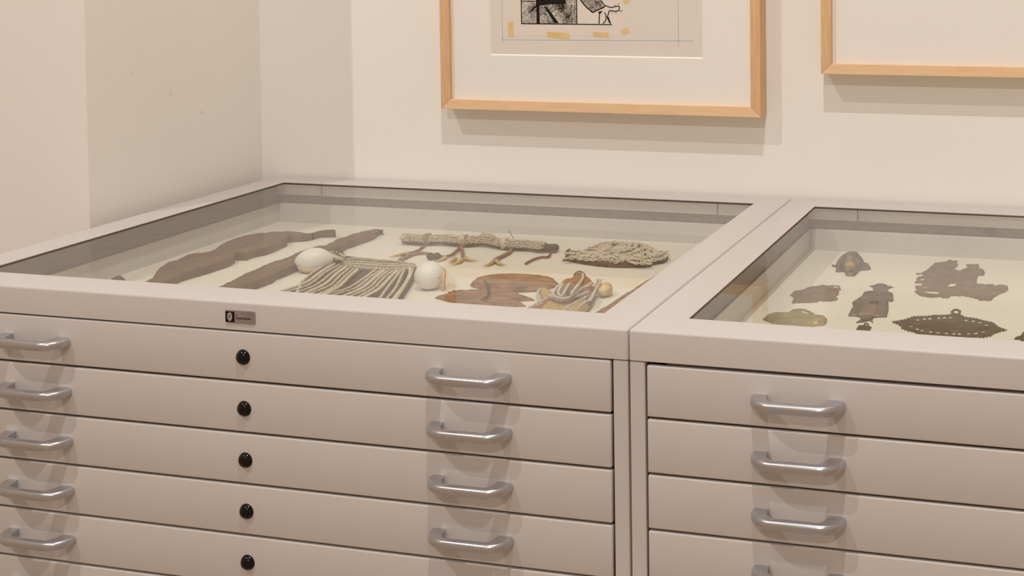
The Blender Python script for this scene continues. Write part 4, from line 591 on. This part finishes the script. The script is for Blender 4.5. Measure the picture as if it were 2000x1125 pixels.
# netted cord necklace with claw pendants
g, o = lay('claw_necklace', 'netted brown and cream cord necklace with claw pendants along the back of the tray', 'necklace', PLAN['neck'], FL)
core = spline([P(x, y, FL+8.5)-o for x, y in PLAN['neck']], 6)
b = bmesh.new(); tube(b, core, lambda t: .0078-.003*max(0, t-.85)/.15+.0012*math.sin(21*t), 12, .95); obj('cord_core', b, FIBRE, g, smooth=True)
for dz, dy in ((.0082,.002), (.0072,-.0035), (.0048,-.0068), (.0086,-.0008), (.0066,.0055), (.0015,-.0082)):
    b = bmesh.new(); chain(b, [v+Vector((0,dy,dz)) for v in core[:-8]], step=.0037, L=.0036, wd=.0026, r=.00085, tilt=.7, rnd=.45); obj('netted_cord', b, CORD, g, smooth=True)
b = bmesh.new()
for i in range(5): chain(b, [P(x, y, FL+19+i%2*2)-o+Vector((0,.002*i-.004,0)) for x, y in PLAN['neckbump']], step=.0037, L=.0036, wd=.0026, r=.00085, rnd=.6)
obj('netted_bunch', b, CORD, g, smooth=True)
def wrap(cx, cy, ln, turns=5, r=.0092):
    c = P(cx, cy, FL+11)-o; b = bmesh.new(); n = turns*14
    tube(b, [c+Vector((ln*(i/n-.5)/1000, -r*math.cos(6.2832*i*turns/n), r*math.sin(6.2832*i*turns/n))) for i in range(n+1)], .0014, 6); return b
for q in ('d1', 'd3', 'd4', 'd5'):
    x = PLAN[q][0][0]; v = min(core, key=lambda v: abs(v.x+o.x-x/1000)); obj('cord_wrap', wrap(x, (v.y+o.y)*1000, 9), CORD if q in ('d3', 'd5') else CORDB, g, smooth=True)
def cord(name, q, z, m, r=.0013):
    b = bmesh.new(); twist(b, spline(to3(q, z, o)), r*.9, r, 130); return obj(name, b, m, g, smooth=True)
def claw(q, parent, r=.0035):
    b = bmesh.new(); tube(b, spline(to3(q, 3.4, o), 6), lambda t: r*(1.0-.85*t**1.6), 9); return obj('claw', b, CLAW, parent, smooth=True)
c = cord('pendant_cord', PLAN['d1'], 3, CORDR); claw(PLAN['claw1'], c, .0033)
b = bmesh.new(); tube(b, spline(to3(PLAN['d2'], 3.4, o)), lambda t: .0022+.0012*t, 8); obj('pendant_stick', b, CORDB, g, smooth=True)
for x, y in PLAN['knot']:
    b = ellipsoid(bmesh.new(), P(x, y, FL+6.6)-o, .0068, .0062, .0062, 18, 12); obj('cord_knot', b, FIBRE, g, smooth=True)
c = cord('pendant_cord', PLAN['d3'], 4, CORDR); claw(PLAN['claw3'], c, .0036)
c = cord('pendant_cord', PLAN['d4'], 4, CORDB, .0016)
for q in PLAN['claw4']: claw(q, c)
c = cord('pendant_cord', PLAN['d5'], 4, CORDB, .0018)
for q in PLAN['claw5']: claw(q, c)
x, y = PLAN['claw5'][0][0]; b = ellipsoid(bmesh.new(), P(x+2, y+3, FL+4)-o, .0062, .005, .0042, 16, 10); obj('resin_knob', b, CORDB, g, smooth=True)
b = bmesh.new(); tube(b, spline(to3(PLAN['d6'], 3, o)), lambda t: .0019, 7); obj('loose_cord', b, CORDR, g, smooth=True)
x, y = PLAN['neck'][-1]; b = ellipsoid(bmesh.new(), P(x, y, FL+8)-o, .0085, .0065, .0065, 18, 12); obj('cord_knot', b, FIBRE, g, smooth=True)
b = bmesh.new(); tube(b, [P(*PLAN['needle'][0], FL+16)-o, P(*PLAN['needle'][1], FL+34)-o], .0008, 6); obj('stiff_fibre', b, CORDB, g)
# netted bag
g, o = lay('netted_bag', 'flattened oval brown bag covered in cream looped netting, at the back right', 'bag', PLAN['bag'], FL)
shade(obj('bag_body', relief(PLAN['bag'], o, FL, 7.5, edge=8, step=6, fn=lambda x, y, d, z: z+.7*math.sin(x*.21)*math.sin(y*.17) if d > 4 else z, smooth_outline=True), FIBRE, g), 60)
rows = [list(q) for q in PLAN['bagrows']]
for dx, dy in ((6, 15),):
    for q in PLAN['bagrows']:
        q2 = [(x+dx, y+dy) for x, y in q if inside((x+dx, y+dy), PLAN['bag'])]
        if len(q2) > 2: rows.append(q2)
for q in rows:
    b = bmesh.new(); chain(b, spline(to3(q, 9.3, o)), step=.0056, L=.0046, wd=.0034, r=.0010, tilt=.3, rnd=.4, NM=11); obj('netted_cord', b, CORD, g, smooth=True)
# shaped wooden plate
g, o = lay('wooden_plate', 'flat red-brown wooden plate with an oval head and pointed side spikes', 'carving', PLAN['body'], FL)
shade(obj('spiked_body', relief(PLAN['body'], o, FL, 5, edge=3, step=6), WOODR, g), 50)
shade(obj('oval_head', relief(PLAN['disc'], o, FL, 8, edge=6, step=6, smooth_outline=True), WOODR, g), 50)
b = bmesh.new(); tube(b, spline(to3(PLAN['streak'], 8.5, o)), lambda t: .0022*(.6+.4*math.sin(3.14*t)), 8, .7); obj('dark_streak', b, FIBRE, g, smooth=True)  # narrow dark curve running from the oval head onto the body
# bark pendant bundle
g, o = lay('bark_bundle', 'cone of rolled bark wound with white beaded cords, at the front right of the tray', 'pendant', PLAN['bark'], FL)
shade(obj('bark_sheet', relief(PLAN['bark'], o, FL, 14, edge=22, step=7), BARKR, g), 60)
shade(obj('pale_bark', relief(PLAN['straw'], o, FL, 15, edge=14, step=6, lift=6), STRAW, g), 60)
rl = spline([P(x, y, FL+14)-o for x, y in PLAN['roll']], 6)
b = bmesh.new(); tube(b, rl, lambda t: .0085+.006*t, 16, .95); obj('bark_roll', b, BARK, g, smooth=True)
b = bmesh.new(); tube(b, [rl[0]+Vector((.0098*math.cos(a), .001*math.sin(a), .0098*math.sin(a))) for a in [6.2832*k/24 for k in range(25)]], .0012, 6); obj('roll_rim', b, CORDB, g, smooth=True)
for hh, q in PLAN['barkrows']:
    b = bmesh.new(); chain(b, spline([P(x, y, FL+hh)-o for x, y in q]), step=.0030, L=.0028, wd=.0017, r=.00085, tilt=.5); obj('beaded_cord', b, CORDW, g, smooth=True)
shade(obj('feather_tuft', relief(PLAN['tuft'], o, FL, 10, edge=10, step=4, smooth_outline=True), STRAW, g), 60)
b = ellipsoid(bmesh.new(), P(-191.5, 396, FL+10)-o, .0115, .0165, .0098, 28, 18, lambda p: Vector((p.x*(1-.15*p.y), p.y, p.z))); obj('shell_disc', b, AMBER, g, smooth=True)
# long plank under the right border
p0, p1 = [Vector((x, y)) for x, y in PLAN['plank']]; dv = (p1-p0).normalized(); nv = Vector((-dv.y, dv.x))
if nv.x < 0: nv = -nv
a = p0-dv*8; e = p1+dv*150; q = [tuple(a), tuple(a+nv*26-dv*2), tuple(e+nv*42), tuple(e)]
one('wooden_shaft', 'long polished red-brown wooden shaft along the right side of the tray', 'shaft', q, WOODR, FL, 9, edge=12, step=9)

# ---------------------------------------------------------------- objects in the right display tray
FR = FLOOR_R
V = PLAN
g, o = lay('turtle_ornament', 'domed grey metal turtle ornament with an orange-brown mouth plate', 'ornament', V['turtle'], FR, None)
shade(obj('feet', relief(V['turtle'], o, FR, 5, V['turtle_holes'], edge=6, step=3.2, fn=lambda x, y, d, z: z+.5*math.sin(x*.9)*math.cos(y*.5)), BRONZE, g), 60)
tx, ty = V['turtle_centre'][0]
def plates(p):                                                   # raised rows of shell plates
    k = 1 + .035*math.sin(9*math.atan2(p.y, p.x))*(1-p.z*p.z) + .03*math.cos(14*p.z); return Vector((p.x*k, p.y*k, max(p.z, 0)*k))
obj('shell_dome', ellipsoid(bmesh.new(), P(tx, ty, FR+.5)-o, .0192, .031, .0250, 40, 28, plates), BRONZE, g, smooth=True)
obj('muzzle', ellipsoid(bmesh.new(), P(tx+2, ty-27, FR+5.8)-o, .0092, .017, .0052, 24, 14), BRONZE, g, smooth=True)
obj('mouth_plate', ellipsoid(bmesh.new(), P(tx+2, ty-27, FR+10)-o, .0086, .007, .0072, 24, 14, rot=Matrix.Rotation(-.5, 3, 'X')), OCHRE, g, smooth=True)
one('fish_plaque', 'flat brown metal plaque shaped like a fish, with a corner loop', 'ornament', V['fish'], BRONZEP, FR, 1.8, holes=V['fish_holes'], edge=4, step=3.2, fn=lambda x, y, d, z: z+.3*math.sin(y*.9) if d > 1.5 else z)
g, o = lay('metal_figure', 'grey-brown metal figure in a flared skirt with horned head', 'figurine', V['fig'], FR)
shade(obj('body', relief(V['fig'], o, FR, 4.5, edge=6, step=3.2, fn=lambda x, y, d, z: z+.4*math.sin(x*.7+y*.3) if d > 2 else z), BRONZE, g), 60)
shade(obj('head', relief(V['fig_head'], o, FR, 3.5, V['fig_headholes'], edge=6, step=2.6), BRONZE, g), 60)
shade(obj('apron', relief(V['fig_apron'], o, FR, 6, edge=3, step=3, lift=2), BRONZEP, g), 60)
shade(obj('skirt_panel', relief(V['fig_panel'], o, FR, 6.8, edge=2, step=3, lift=4), BRONZED, g), 60)
g, o = lay('olive_plaque', 'olive brass animal plaque with looped handle at the front left of the tray', 'ornament', V['olive'], FR)
shade(obj('plaque_body', relief(V['olive'], o, FR, 3, V['olive_holes'], edge=7, step=3.4), OLIVE, g), 60)
shade(obj('yellow_inlay', relief(V['olive_patch'], o, FR, 3.8, edge=2, step=3, lift=1.5), LEMON, g), 60)
one('ring_pendant', 'small dark metal pendant with a ring, below the skirted figure', 'pendant', V['small'], BRONZED, FR, 2.2, holes=V['small_holes'], edge=4, step=2.2, fn=lambda x, y, d, z: z+.6*math.sin(x*1.3)*math.sin(y*.8) if d > 1 else z)
one('pierced_fragment', 'ragged flat brown metal fragment pierced by irregular holes', 'fragment', V['frag'], BRONZEP, FR, 1.4, holes=V['frag_holes'], edge=2, step=3.6)
g, o = lay('openwork_pendant', 'pointed oval dark brown openwork pendant with a hanging ring', 'pendant', V['navette'], FR)
shade(obj('openwork_border', relief(V['navette'], o, FR, 1.6, [V['navette_ring']]+V['navette_holes'], edge=3, step=2.8, fn=lambda x, y, d, z: z+.4*math.sin(x*.75) if d > 1 else z), BRONZED, g), 60)
shade(obj('centre_leaf', relief(V['navette_leaf'], o, FR, 3.6, edge=9, step=3.2, lift=.8), BRONZED, g), 60)
one('dark_ornament', 'dark flat metal ornament cut off by the right edge of the picture', 'ornament', V['corner'], BRONZED, FR, 5, edge=6, step=3.4)
